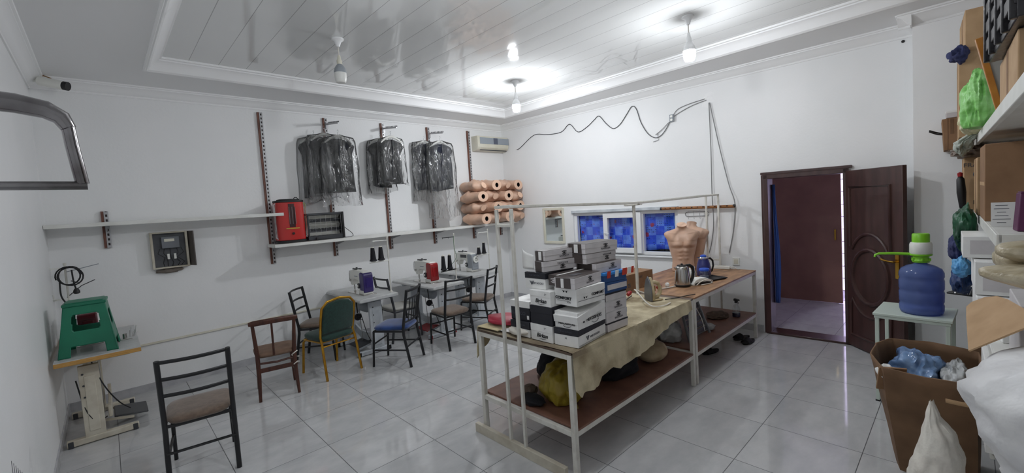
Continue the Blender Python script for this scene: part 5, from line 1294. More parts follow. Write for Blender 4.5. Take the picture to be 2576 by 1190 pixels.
# third column at the far end of the table end
t = shoe_box('navy lidded white shoe box at the bottom of the third stack', (2.141,2.150), 0, .34, .195, Z0, .112, 'box_white', 'box_navy', .055)
lettering('VARTAGGIO', .016, 'ink_soft', t, (end_face(t),-.01,.085), '-x')
t = shoe_box('navy shoe box with a white lid on top of the third stack', (2.165,2.16), 3, .34, .19, Z0+.1125, .145, 'box_navy', 'box_white', .050)
lettering('BIANCO', .034, 'ink_soft', t, (end_face(t)+.002,.02,.050), '-x', sx=1.1); end_panel(t, -.085, -.065, .012, .04, 'label', 'price_label', .0006)
# stack behind the front column
def slim(label, P, rz, z, h, L=.255, W=.20, **k): return grey_box(label, P, rz, L, W, z, h, top='box_white', **k)
t = shoe_box('slim white shoe box with a dark lid at the bottom of the inner stack', (2.548,1.770), -3, .262, .2, Z0, .066, 'box_grey', 'box_navy', .012); side_panel(t, -.131, -.126, 0, .066, 'box_navy'); 
slim('grey shoe box second from the bottom of the inner stack', (2.545,1.768), -3, Z0+.0665, .076)
slim('grey shoe box third up in the inner stack', (2.548,1.770), -3, Z0+.1445, .074)
t = shoe_box('slim white shoe box with dark trim, fourth up in the inner stack', (2.555,1.778), -5, .25, .2, Z0+.2205, .062, 'box_grey', 'box_navy', .016); side_panel(t, -.125, -.119, 0, .062, 'box_navy')
t = shoe_box('deep blue shoe box with a grey panel, fifth up in the inner stack', (2.552,1.77), -6, .25, .2, Z0+.283, .076, 'box_deep', 'box_deep', .03); side_panel(t, -.10, .118, .02, .058, 'box_grey')
t = shoe_box('bright blue shoe box with red and white tape in the inner stack', (2.545,1.775), -8, .25, .2, Z0+.3595, .072, 'box_deep', 'box_blue', .02)
b = MB(); b.box((-.07,-.102,.055),(.035,.003,.05),Matrix.Rotation(rad(8),3,'X')); b.box((.10,-.104,.058),(.05,.003,.052),Matrix.Rotation(rad(8),3,'X')); b.build('red_tape', 'red_tape', t)
b = MB(); b.box((.015,-.103,.055),(.035,.003,.05),Matrix.Rotation(rad(8),3,'X')); b.build('white_tape', 'label', t)
b = MB(); b.box((.150,-.107,.06),(.035,.003,.05),Matrix.Rotation(rad(8),3,'X')); b.build('white_tape', 'label', t)
b = MB(); b.box((.185,-.108,.062),(.025,.003,.05),Matrix.Rotation(rad(8),3,'X')); b.build('red_tape', 'red_tape', t)
t = grey_box('grey shoe box over the bright blue one in the inner stack', (2.50,1.80), -3, .30, .19, Z0+.4325, .072, dx=.04)
t = grey_box('grey shoe box printed upside down, second highest in the inner stack', (2.456,1.85), -6, .325, .19, Z0+.506, .072, True, dx=.06)
t = grey_box('grey shoe box on top of the inner stack, highest of all', (2.448,1.85), -9, .335, .19, Z0+.580, .072, dx=.04)
end_panel(t, -.02, .02, .006, .066, 'label', 'white_strip', .002)

# ================================================================== ON THE TABLES
t = thing('cardboard_box', 'closed brown cardboard box behind the iron where the two work tables meet', 'cardboard box', (4.08,2.53,TZ+.001), rad(-4))
b = MB(); b.box((0,0,.085),(.50,.30,.17)); b.build('carton', 'kraft', t, bevel=.003)
b = MB(); b.box((0,.0,.1715),(.50,.003,.003)); b.box((-.251,0,.085),(.002,.05,.16)); b.build('tape_seam', 'kraft_light', t)
lettering('C1C', .035, 'ink_soft', t, (.02,-.1512,.12), '-y'); b = MB()
for z in (.045,.06,.075): b.box((-.19,-.151,z),(.05,.001,.008))
b.build('printed_line_marking', 'ink_soft', t)

t = thing('clothes_iron', 'old cream clothes iron standing on its heel on the burlap', 'iron', (3.62,1.99,TZ+.012), rad(152))
# local: sole faces +x, tip up
b = MB(); sole = [(-.058,0),(.058,0),(.06,.06),(.05,.13),(.028,.19),(0,.225),(-.028,.19),(-.05,.13),(-.06,.06)]
b.prism(sole, .040, .052, 'YZ'); b.build('soleplate', 'iron_grey', t, bevel=.002)
b = MB(); b.prism([(x*.92,z*.97+.002) for x, z in sole], .005, .040, 'YZ'); b.build('iron_body', 'iron_cream', t, bevel=.010)
b = MB(); b.prism([(x*.94,z*.975+.002) for x, z in sole], .0385, .0405, 'YZ'); b.build('trim_line', 'black', t)
b = MB(); b.tube([(.01,0,.02),(-.05,0,.03),(-.075,0,.06),(-.078,0,.11),(-.06,0,.15),(-.02,0,.165),(.015,0,.16)], [.022,.02,.019,.018,.018,.018,.02], 12); b.build('handle', 'iron_cream', t, smooth=60)
b = MB(); b.box((-.005,0,.11),(.02,.06,.05)); b.build('water_tank', 'iron_amber', t, bevel=.006)
b = MB(); b.lathe([(0,0),(.013,0),(.013,.006),(0,.008)], 14, (.02,-.054,.045), mtx=Matrix.Rotation(rad(90),3,'X')); b.build('dial', 'black', t)
b = MB(); b.box((-.02,0,.006),(.11,.10,.012)); b.build('heel_rest', 'iron_cream', t, bevel=.004)
b = MB(); b.tube(spline([(3.60,2.03,TZ+.02),(3.52,2.10,TZ+.06),(3.46,2.02,TZ+.09),(3.42,1.90,TZ+.05),(3.44,1.80,TZ+.016),(3.52,1.79,TZ+.014)]), .0055, 6); b.tube(spline([(3.42,1.90,TZ+.05),(3.36,2.06,TZ+.03),(3.2,2.2,TZ+.016),(3.0,2.26,TZ+.016),(2.85,2.3,TZ+.016)]), .005, 6)
b = MB(); b.tube(spline([(3.66,2.06,TZ+.05),(3.56,2.13,TZ+.10),(3.44,2.05,TZ+.12),(3.36,1.88,TZ+.03),(3.44,1.80,TZ+.017),(3.58,1.80,TZ+.017)]), .006, 6)
tag(b.build('iron_cable', 'white_cord', None), 'white cable of the iron looping over the burlap', 'cable')
b = MB(); b.tube(spline([(3.60,2.2,TZ+.03),(3.40,2.16,TZ+.016),(3.2,2.05,TZ+.016),(3.05,1.98,TZ+.016),(2.9,1.95,TZ+.016)]), .005, 6)
tag(b.build('power_cable', 'black_cord', None), 'thin dark cable on the burlap between the boxes and the red plug', 'cable')
b = MB(); b.tube(spline([(3.80,2.02,TZ+.014),(3.84,1.95,TZ+.05),(3.92,1.9,TZ+.05),(3.96,1.83,TZ+.012),(4.0,1.80,TZ+.01),(3.95,1.76,TZ+.01)]), .004, 6); b.tube(spline([(3.66,1.86,TZ+.014),(3.8,1.80,TZ+.012),(3.92,1.77,TZ+.012)]), .004, 6)
b = MB(); b.tube(spline([(3.68,1.9,TZ+.014),(3.80,1.84,TZ+.014),(3.95,1.80,TZ+.012),(4.02,1.77,TZ+.012)]), .0045, 6)
tag(b.build('power_cable', 'black_cord', None), 'black cable lying where the burlap meets the bare table top', 'cable')
b = MB(); b.lathe([(0,0),(.018,.002),(.022,.03),(.016,.055),(0,.06)], 14, mtx=Matrix.Rotation(rad(70),3,'Y'))
tag(b.build('mains_plug', 'red_plastic', None, loc=(3.60,2.24,TZ+.035)), 'red plug lying on the burlap by the middle rack post', 'plug')
b = MB(); b.lathe([(0,0),(.02,.002),(.024,.03),(.016,.055),(0,.06)], 14, mtx=Matrix.Rotation(rad(70),3,'Y'))
tag(b.build('mains_plug', 'red_plastic', None, loc=(4.06,2.17,TZ+.026)), 'red plug beside the steel kettle', 'plug')
b = MB(); b.tube(spline([(4.11,2.16,TZ+.01),(4.2,2.13,TZ+.008),(4.3,2.10,TZ+.008)]), .006, 6); tag(b.build('kettle_cable', 'white_cord', None), 'short white cable from the red plug to the kettle', 'cable')

t = thing('electric_kettle', 'stainless steel electric kettle with a black handle on the far table', 'kettle', (4.37,2.055,TZ+.001), rad(-38))
b = MB(); b.lathe([(0,0),(.076,0),(.080,.008),(.080,.022),(.076,.026),(0,.026)], 30); b.build('kettle_base', 'black', t)
b = MB(); b.lathe([(0,.026),(.078,.026),(.0785,.04),(.074,.10),(.066,.17),(.061,.205),(.055,.214),(0,.216)], 32); b.build('kettle_body', 'steel', t, smooth=60)
b = MB(); b.prism([(-.058,.205),(-.085,.208),(-.058,.165)], -.018, .018, 'XZ'); b.build('spout', 'steel', t, bevel=.003)
b = MB(); b.lathe([(0,.212),(.05,.213),(.046,.226),(0,.230)], 24); b.lathe([(0,.228),(.012,.229),(.010,.242),(0,.243)], 14); b.build('kettle_lid', 'black', t)
b = MB(); b.tube([(.045,0,.215),(.085,0,.218),(.118,0,.195),(.125,0,.14),(.115,0,.08),(.085,0,.035)], [.016,.018,.018,.016,.016,.015], 12, ry=.013); b.prism([(.06,.03),(.085,.03),(.07,.2),(.052,.2)], -.014, .014, 'XZ'); b.build('handle', 'black', t, smooth=60)

t = thing('vacuum_jug', 'dark blue vacuum jug with a silver collar and black handle', 'jug', (5.05,2.11,TZ+.001), rad(-40))
b = MB(); b.lathe([(0,0),(.072,0),(.078,.01),(.080,.05),(.078,.10),(.068,.15),(.056,.185),(.053,.20),(0,.20)], 30); b.build('jug_body', 'thermos', t, smooth=60)
b = MB(); b.lathe([(0,.198),(.056,.2),(.058,.212),(.05,.225),(0,.226)], 26); b.prism([(-.05,.205),(-.085,.222),(-.05,.226)], -.016, .016, 'XZ'); b.build('collar', 'chrome', t)
b = MB(); b.lathe([(0,.224),(.034,.226),(.034,.24),(.02,.248),(0,.249)], 20); b.build('jug_lid', 'blue_lid', t)
b = MB(); b.tube([(.052,0,.205),(.085,0,.20),(.112,0,.17),(.116,0,.11),(.10,0,.055),(.076,0,.035)], .011, 10, ry=.009); b.build('handle', 'black', t, smooth=60)
t = thing('teapot', 'small white teapot behind the steel kettle', 'teapot', (4.83,2.20,TZ+.001), rad(-30))
b = MB(); b.lathe([(0,0),(.036,0),(.058,.02),(.066,.05),(.056,.085),(.034,.10),(0,.102)], 26); b.build('pot_body', 'white_plastic', t, smooth=60)
b = MB(); b.lathe([(0,.10),(.034,.10),(.028,.114),(.008,.12),(.010,.132),(0,.137)], 20); b.build('pot_lid', 'white_plastic', t, smooth=60)
b = MB(); b.tube([(-.055,0,.04),(-.085,0,.06),(-.10,0,.095)], [.014,.010,.007], 10); b.build('spout', 'white_plastic', t, smooth=60)
b = MB(); b.tube([(.05,0,.085),(.082,0,.092),(.098,0,.065),(.085,0,.035),(.06,0,.03)], .006, 8); b.build('handle', 'white_plastic', t, smooth=60)
t = thing('serving_tray', 'black tray under the jar on the far table', 'tray', (4.87,1.97,TZ+.001), rad(-20))
b = MB(); b.box((0,0,.004),(.27,.20,.008)); 
for s in (-1,1): b.box((s*.14,0,.012),(.02,.22,.006),Matrix.Rotation(rad(-s*24),3,'Y')); b.box((0,s*.105,.012),(.28,.02,.006),Matrix.Rotation(rad(s*24),3,'X'))
b.build('tray_body', 'black', t, bevel=.002)
t = thing('glass_jar', 'glass jar with a bright blue lid on the black tray', 'jar', (4.845,2.02,TZ+.010))
b = MB(); b.lathe([(.0,0),(.05,0),(.054,.008),(.054,.07),(.048,.082),(.048,.088)], 26); b.build('jar_body', 'glass_clear', t, smooth=60)
b = MB(); b.lathe([(0,.002),(.048,.003),(.049,.03),(0,.034)], 22); b.build('jar_contents', mat('grey blue contents',(126,132,150),.6), t)
b = MB(); b.lathe([(0,.088),(.054,.086),(.056,.092),(.055,.108),(.05,.114),(0,.115)], 26); b.build('jar_lid', 'blue_lid', t)
t = thing('drinking_glass', 'small glass with steel spoons beside the blue lidded jar', 'glass', (4.80,2.115,TZ+.001))
b = MB(); b.lathe([(0,0),(.028,0),(.034,.09),(.032,.09),(.027,.006),(0,.006)], 20); b.build('glass_body', 'glass_clear', t, smooth=60)
for k in (0,1):
    b = MB(); b.tube([(0,-.01,.01),(.035,.01+.02*k,.12),(.075,.03+.02*k,.135)], .004, 6); b.build('spoon', 'chrome', t)
t = thing('flat_iron', 'white flat electric iron lying on its side beside the kettle', 'iron', (4.56,1.955,TZ+.001), rad(-22))
b = MB(); b.prism([(-.13,0),(.13,0),(.135,.012),(.10,.045),(.05,.068),(-.04,.072),(-.10,.055),(-.135,.015)], -.045, .045, 'XZ'); b.build('shell', 'white_plastic', t, bevel=.014, seg=3)
b = MB(); b.prism([(-.10,.006),(.11,.006),(.115,.02),(.06,.03),(-.07,.03),(-.11,.02)], -.048, -.044, 'XZ'); b.build('dark_slot', 'black', t)
b = MB(); b.tube(spline([(-.10,-.06,.006),(-.06,-.075,.04),(.03,-.075,.055),(.11,-.06,.035),(.13,-.05,.006),(.05,-.07,.006),(-.05,-.075,.006)]), .0055, 6); b.build('cord', 'white_cord', t)
b = MB(); b.tube(arc(0,0,.012,.012,200,340), .002, 5); decal(b, 'ink', t, (.0,-.0457,.045), '-y', 0, 'smile_marking')
t = thing('power_strip', 'white power strip on the table end below the wall', 'power strip', (5.585,2.13,TZ+.001), rad(-84))
b = MB(); b.box((0,0,.02),(.24,.055,.04)); b.build('strip_body', 'white_plastic', t, bevel=.006)
for i in range(3):
    b = MB(); b.lathe([(0,0),(.018,0),(.018,.002),(0,.001)], 14, (-.07+.06*i,0,.04)); b.build('socket_face', 'off_white', t)
b = MB(); b.tube(spline([(.12,0,.02),(.16,0,.03),(.19,-.005,.012),(.22,-.01,.006)]), .005, 6); b.build('cord', 'white_cord', t)
b = MB(); b.blob((0,0,.02),(.018,.022,.024),12,.3,3,flat=-.02,sub=3); tag(b.build('tissue', 'paper', None, loc=(4.26,2.17,TZ+.002)), 'crumpled white tissue half hidden by the kettle', 'tissue')

# ================================================================== ON THE LOWER SHELVES AND UNDER THE TABLES
t = thing('plastic_bag', 'mustard yellow plastic bag with handles on the lower shelf of the near table', 'bag', (2.42,2.09,SZ+.001), rad(20))
b = MB(); b.blob((.03,.02,.11),(.20,.15,.15),3,.25,1.6,flat=-.108,ridge=.6,sub=5); b.build('bag_body', 'yellow_bag', t, smooth=70)
b = MB(); b.tube(spline([(-.15,-.06,.12),(-.20,-.12,.10),(-.205,-.14,.05),(-.15,-.135,.02),(-.11,-.10,.04)]), [.02]*11+[.02]*10, 8, ry=.005); b.build('bag_handle', 'yellow_bag', t, smooth=70)
b = MB(); b.blob((0,0,.09),(.16,.16,.12),6,.25,2,flat=-.088); tag(b.build('dark_bundle', 'dark_cloth', None, loc=(2.70,2.42,SZ+.001), smooth=70), 'black cloth bundle behind the yellow bag', 'cloth')
b = MB(); b.blob((0,0,.07),(.24,.17,.10),8,.22,2,flat=-.068); tag(b.build('dark_bundle', 'dark_cloth', None, loc=(3.06,2.06,SZ+.001), smooth=70), 'wide black cloth bundle under the hanging burlap', 'cloth')
b = MB(); b.blob((0,0,.075),(.19,.14,.085),14,.10,1.6,flat=-.062,ridge=.2); tag(b.build('tan_sack', 'tan_sack', None, loc=(3.52,1.98,SZ+.001), rz=rad(8), smooth=80), 'tan woven sack lying on the lower shelf under the burlap hem', 'sack')
b = MB(); b.blob((0,0,.05),(.26,.16,.07),15,.2,2,flat=-.048); tag(b.build('dark_bundle', 'dark_cloth', None, loc=(3.80,2.32,SZ+.001), smooth=70), 'black cloth bundle behind the tan sack', 'cloth')
b = MB(); b.blob((0,0,.09),(.14,.12,.12),17,.28,2.6,flat=-.088); tag(b.build('plastic_bag', 'clear_bag', None, loc=(4.10,2.10,SZ+.001), smooth=70), 'crumpled white plastic bag on the lower shelf beside the folded heater frame', 'bag')
b = MB(); b.blob((0,0,.04),(.07,.05,.05),19,.2,2.6,flat=-.038); tag(b.build('small_bundle', 'grey_cloth', None, loc=(2.27,2.32,SZ+.001), smooth=70), 'small grey cloth scrap between the rack posts on the lower shelf', 'cloth')
b = MB(); b.blob((0,0,.03),(.06,.10,.034),22,.3,3,flat=-.028,sub=3); tag(b.build('small_bundle', 'dark_cloth', None, loc=(2.20,2.22,SZ+.001), smooth=70), 'small black cloth scrap at the end of the lower shelf', 'cloth')
# grey frame with slats leaning under the far table
t = thing('folded_step_frame', 'grey slatted steel frame leaning under the far table beside its leg', 'folded frame', (4.30,1.86,SZ+.017), rad(-3), rot=(rad(-16),0,rad(-3)))
b = MB(); W_, H_ = .42, .43
b.tube([(-W_/2,0,0),(-W_/2+.02,0,H_-.04),(-W_/2+.06,0,H_),(W_/2-.10,0,H_),(W_/2-.06,0,H_-.03),(W_/2,0,0)], .014, 10); b.build('tube_frame', 'grey_frame', t, smooth=60)
for i in range(6):
    z = .03+i*.062; w = W_-.04-.04*z/H_; b = MB(); b.box((0,.004,z+.026),(w,.012,.052)); b.build('slat', 'dark_panel', t, bevel=.002)
b = MB()
for i in range(6): b.tube([(-W_/2+.02,-.008,.04+i*.062),(W_/2-.03,-.008,.04+i*.062)], .003, 5)
b.build('wire_grille', 'grey_frame', t)
b = MB(); b.box((-.04,.0,H_-.055),(.22,.01,.05)); b.build('handle_slot', 'off_white', t, bevel=.004)
b = MB(); b.tube(spline([(-.06,-.014,H_-.03),(.03,-.02,.33),(.10,-.02,.18),(.10,-.018,.04)]), .004, 6); b.build('string', 'white_cord', t)
b = MB(); b.blob((0,0,.022),(.14,.11,.03),24,.3,3,flat=-.02); tag(b.build('fluffy_cloth', 'grey_cloth', None, loc=(5.20,2.03,SZ+.001), smooth=70), 'brown grey fluffy cloth on the lower shelf of the far table', 'cloth')
b = MB(); b.blob((0,0,.03),(.05,.06,.04),27,.3,3,flat=-.028,sub=3); tag(b.build('small_bundle', 'clear_bag', None, loc=(4.66,1.92,SZ+.001), smooth=70), 'small white bundle beside the leaning slatted frame', 'bag')
t = thing('spray_bottle', 'clear spray bottle with blue liquid on the lower shelf near the wall', 'spray bottle', (5.32,1.86,SZ+.001), rad(60))
b = MB(); b.lathe([(0,0),(.043,0),(.045,.01),(.044,.10),(.03,.135),(.014,.15),(.014,.17)], 22); b.build('bottle_body', 'glass_clear', t, smooth=60)
b = MB(); b.lathe([(0,.003),(.042,.004),(.043,.05),(0,.052)], 22); b.build('liquid', 'spray_blue', t)
b = MB(); b.lathe([(0,.165),(.017,.165),(.016,.185),(0,.186)], 16); b.prism([(-.05,.198),(-.045,.212),(.02,.216),(.03,.19),(.005,.184),(-.02,.196)], -.012, .012, 'XZ'); b.tube([(-.02,0,.195),(-.035,0,.175),(-.03,0,.155)], .004, 6); b.build('spray_head', 'black', t, bevel=.002)
def slipper(label, loc, rz, first=[None]):
    if first[0] is not None: return copy_tree(first[0], loc, rz, label)
    t = thing('slipper', label, 'slipper', loc, rz, 'black slippers under the far table')
    o = [(.045*sin(2*pi*j/24)*(1+.12*cos(2*pi*j/24)), .13*cos(2*pi*j/24)) for j in range(24)]
    b = MB(); b.prism(o[::-1], 0, .022, 'XY'); b.build('sole', 'slipper', t, bevel=.006)
    b = MB(); b.grid(lambda u, v: (.052*cos(pi*u)*(1-.1*v), .02+.075*v, .012+.055*sin(pi*u)*(1-.35*v)), 14, 6); b.build('strap', 'slipper', t, smooth=70, solid=.008)
    first[0] = t; return t
slipper('black slipper by the far table leg, nearer the wall', (5.50,1.87,.001), rad(70))
slipper('black slipper by the far table leg, nearer the doorway', (5.40,1.76,.001), rad(84))
slipper('black slipper under the far table, nearer the room', (4.82,1.97,.001), rad(74))
slipper('black slipper under the far table, further under the shelf', (4.90,2.10,.001), rad(66))
# ================================================================== WATER TABLE, DOOR CORNER
t = thing('side_table', 'small pale green white steel table under the water bottle', 'table', (4.69,.275,0), rad(-3))
b = MB(); b.box((0,0,.73),(.46,.46,.02)); b.box((0,0,.708),(.445,.445,.024)); b.build('table_top', 'pale_green_metal', t, bevel=.003)
for sx in (-1,1):
    for sy in (-1,1):
        b = MB(); b.box((sx*.205,sy*.205,.348),(.025,.025,.696)); b.build('leg', 'pale_green_metal', t, bevel=.002)
        b = MB(); b.box((sx*.205,sy*.205,.006),(.03,.03,.012)); b.build('foot_cap', 'black', t)
t = thing('water_bottle', 'large blue water bottle with a green and white hand pump by the door', 'water bottle', (4.64,.235,.7415), rad(12))
b = MB(); pr = [(0,.004),(.10,0),(.125,.008),(.132,.03),(.133,.07),(.127,.085),(.133,.10),(.134,.17),(.128,.185),(.134,.20),(.134,.265),(.129,.28),(.134,.295),(.133,.325),(.12,.355),(.085,.378),(.045,.392),(.034,.40),(.033,.435),(0,.436)]
b.lathe(pr, 40); b.build('bottle_body', 'blue_bottle', t, smooth=60)
b = MB(); b.lathe([(0,.404),(.05,.404),(.056,.42),(.048,.44),(.05,.455),(.066,.458),(.068,.472),(0,.474)], 28)
for k in range(6):
    a = rad(60*k); b.box((.055*cos(a),.055*sin(a),.43),(.012,.012,.02))
b.build('pump_collar', 'lime', t, bevel=.002)
b = MB(); b.tube([(.03,.05,.464),(.02,.16,.470),(.018,.255,.468),(.018,.275,.455),(.018,.278,.44)], [.012,.010,.009,.009,.008], 10); b.build('pump_spout', 'lime', t, smooth=60)
b = MB(); b.lathe([(0,.472),(.062,.472),(.068,.48),(.068,.545),(.062,.562),(.05,.566),(0,.567)], 30); b.build('pump_body', 'white_plastic', t, smooth=50)
b = MB(); b.lathe([(0,.564),(.053,.565),(.053,.625),(.048,.632),(0,.634)], 30); b.build('pump_button', 'lime', t, smooth=50)

t = thing('open_carton', 'big worn cardboard carton standing open on the floor full of plastic bags', 'cardboard box', (0,0,0))
RIM = [(3.22,.335,.715),(3.40,.405,.735),(3.62,.405,.74),(3.80,.33,.735),(3.86,.15,.73),(3.83,-.06,.715),(3.52,-.07,.70),(3.24,-.045,.70),(3.20,.15,.705)]
BAS = [(3.46,.275,.0),(3.56,.30,.0),(3.70,.30,.0),(3.80,.27,.0),(3.82,.12,.0),(3.80,-.055,.0),(3.60,-.06,.0),(3.44,-.05,.0),(3.43,.13,.0)]
b = MB(); R_ = []
for k in range(13):
    u = k/12; ring = []
    m = len(RIM)*6
    for j in range(m):
        a0 = j//6; f_ = (j % 6)/6
        p = Vector(BAS[a0]).lerp(Vector(BAS[(a0+1)%9]), f_); q = Vector(RIM[a0]).lerp(Vector(RIM[(a0+1)%9]), f_)
        w_ = p.lerp(q, u**.9); nz_ = noise.noise(w_*5)
        w_ += Vector((nz_*.014*u, noise.noise(w_*5+Vector((9,0,0)))*.014*u, .008*noise.noise(w_*9)*u*u))
        ring.append(w_)
    R_.append(ring)
b.rings(R_, True, False); b.raw([v for v in R_[0]], [tuple(range(len(R_[0])))])
b.build('carton_walls', 'kraft_dark', t, smooth=50, solid=.008)
b = MB(); b.box((3.30,.30,.63),(.012,.13,.16),Matrix.Rotation(rad(24),3,'Z')@Matrix.Rotation(rad(-19),3,'Y')); b.build('torn_patch', 'kraft', t, bevel=.002)
b = MB(); b.tube([(3.2,-.035,.60),(3.19,.02,.602),(3.2,.07,.60)], .012, 8, ry=.004); b.build('tape_strip', 'kraft_light', t)
b = MB(); b.blob((0,0,0),(.17,.12,.13),31,.35,2.2,ridge=.7,sub=5); tag(b.build('plastic_bag', 'blue_plastic_bag', None, loc=(3.60,.20,.58), smooth=60), 'crumpled blue clear plastic inside the big open carton', 'bag')
b = MB(); b.blob((0,0,0),(.14,.06,.10),33,.35,2.4,ridge=.7,sub=5); tag(b.build('plastic_bag', 'clear_bag', None, loc=(3.56,.035,.59), smooth=60), 'crumpled colourless plastic inside the big open carton', 'bag')
b = MB(); b.blob((0,0,0),(.05,.04,.04),36,.35,2.8,ridge=.6,sub=3); tag(b.build('paper_scrap', 'paper', None, loc=(3.32,.325,.66), smooth=60), 'small white paper scrap caught on the corner of the open carton', 'paper')

# ================================================================== STORAGE SHELVES ON THE NEAR WALL
YS = lambda x: -.155+.021*x
RS = atan2(.021, 1)
t = thing('storage_shelf', 'white storage shelving along the side wall crammed with cartons and bags', 'shelving', (1.2,YS(1.2),0), RS)
SHZ = [(.40,'a'),(.93,'b'),(1.52,'c'),(2.06,'d')]
for z, x0 in ((.40,1.95),(.93,1.46),(1.52,1.60),(2.06,.1)):
    b = MB(); b.box(((x0+4.2)/2,-.235,z),(4.2-x0,.46,.04)); b.box(((x0+4.2)/2,-.009,z-.0095),(4.2-x0,.02,.058)); b.build('shelf_board', 'shelf_white', t, bevel=.003)
for x in (.16,2.0,3.9):
    b = MB(); b.box((x,-.44,1.25),(.04,.035,2.5)); b.build('post', 'slotted', t)
def sh(x, dy=0.0, z=0.0): return (x, YS(x)+dy, z)
def carton(label, x0, x1, dy, dep, z, h, m='kraft', rz=0.0, name='cardboard_box', cat='cardboard box', seam=True):
    xc = (x0+x1)/2
    t = thing(name, label, cat, (xc,YS(xc)+dy-dep/2,z+.0008), RS+rad(rz))
    b = MB(); b.box((0,0,h/2),(x1-x0,dep,h)); b.build('carton', m, t, bevel=.004)
    if seam:
        b = MB(); b.box((-(x1-x0)/2-.0006,0,h/2),(.0012,.05,h*.96)); b.box((0,dep/2+.0006,h/2),(.05,.0012,h*.96)); b.build('tape_strip', 'kraft_light' if m != 'kraft_light' else 'kraft', t)
    return t
ZL, ZU, ZM, ZB = 1.54, 2.08, .95, .42
# top shelf
carton('tan carton under the black crate on the top shelf', 2.10,2.72,-.005,.40,ZU,.165,'kraft_light')
t = thing('plastic_crate', 'black plastic crate on top of the carton at the picture edge', 'crate', (2.30,YS(2.3)-.20,ZU+.168), RS+rad(2))
b = MB(); b.box((0,0,.012),(.66,.44,.024)); 
for z in (.05,.12,.19,.26,.33,.40):
    for sx in (-1,1): b.box((sx*.33,0,z+.012),(.014,.45,.046))
    for sy in (-1,1): b.box((0,sy*.222,z+.012),(.66,.014,.046))
b.box((0,.0,.445),(.69,.025,.03)); 
for sx in (-1,1):
    b.box((sx*.335,0,.452),(.03,.49,.03)); b.box((0,sx*.23,.452),(.69,.03,.03))
    for q in (-.22,-.11,0,.11,.22): b.box((sx*.332,q*.95,.22),(.02,.022,.44))
    for q in (-.32,-.16,0,.16,.32): b.box((q,sx*.224,.22),(.022,.02,.44))
b.build('crate_body', 'black_wrap', t, bevel=.004)
b = MB(); b.blob((0,0,.22),(.29,.19,.19),41,.2,2.2); b.build('crate_filling', 'dark_cloth', t, smooth=70)
t = thing('framed_board', 'framed board with an ochre wooden edge leaning on the top shelf', 'framed board', (3.12,YS(3.12)-.02,ZU+.001), rot=(rad(-11),0,RS))
b = MB(); b.box((0,-.012,.19),(.03,.024,.38)); b.box((0,-.38,.19),(.03,.024,.38)); b.box((0,-.196,.012),(.028,.36,.024)); b.box((0,-.196,.368),(.028,.36,.024)); b.build('board_frame', 'ochre_wood', t, bevel=.003)
b = MB(); b.box((-.004,-.196,.19),(.006,.345,.335)); b.build('board_panel', mat('dull grey board',(150,148,142),.5), t)
t = carton('tan carton standing on the top shelf behind the lime bag', 4.55,5.15,.085,.42,ZU,.60,'kraft_light')
carton('upper tan carton on the top shelf near the cornice', 4.60,5.12,.06,.40,ZU+.605,.30,'kraft_light',2)
b = MB(); b.blob((0,0,0),(.06,.045,.05),44,.5,2.4,ridge=.6); tag(b.build('navy_cloth', 'navy_cloth', None, loc=(4.515,.025,2.67), smooth=70), 'navy cloth sticking out beside the tan cartons on the top shelf', 'cloth')
b = MB(); b.blob((0,0,.15),(.13,.062,.17),46,.3,1.8,flat=-.148,ridge=.8,sub=5,pinch=.25); tag(b.build('plastic_bag', 'lime_bag', None, loc=(3.80,-.055,ZU+.001), smooth=70), 'lime green plastic bag bulging over the top shelf edge', 'bag')
b = MB(); b.blob((0,0,0),(.12,.055,.065),48,.35,2.2,ridge=.7,sub=5); tag(b.build('plastic_bag', 'pale_bag', None, loc=(4.22,-.035,2.155), smooth=70), 'pale yellow plastic bag under the lime green bag', 'bag')
b = MB(); b.blob((0,0,0),(.10,.042,.075),50,.35,2.0,ridge=.7,sub=5,lean=(0,-.1)); tag(b.build('plastic_bag', 'mist_bag', None, loc=(4.40,.005,2.04), smooth=70), 'cloudy clear plastic bag drooping beside the small brown box', 'bag')
t = thing('wall_mounted_box', 'small brown box with black wires fixed at the wall corner', 'cardboard box', (5.46,.055,2.035), rad(2))
b = MB(); b.box((0,0,.135),(.32,.15,.27),Matrix.Rotation(rad(-3),3,'X')); b.build('carton', 'kraft', t, bevel=.004)
b = MB(); b.box((-.1605,.02,.2),(.002,.02,.13)); b.box((-.1605,.045,.13),(.002,.004,.27)); b.build('fold_line_marking', 'kraft_dark', t)
b = MB(); b.tube(spline([(-.05,.07,.15),(-.06,.11,.165),(-.07,.15,.185),(-.07,.16,.19)]), .006, 6); b.tube(spline([(-.07,.07,.14),(-.08,.11,.15),(-.085,.16,.18)]), .006, 6); b.build('wire', 'black_cord', t)
t = thing('flat_box', 'flat pale grey box lying on the small brown box', 'box', (5.46,.03,2.308), rad(2))
b = MB(); b.box((0,0,.028),(.28,.16,.055)); b.build('box_base', 'box_grey', t, bevel=.003); b = MB(); b.box((0,0,.05),(.285,.165,.02)); b.build('box_lid', 'box_white', t, bevel=.002)
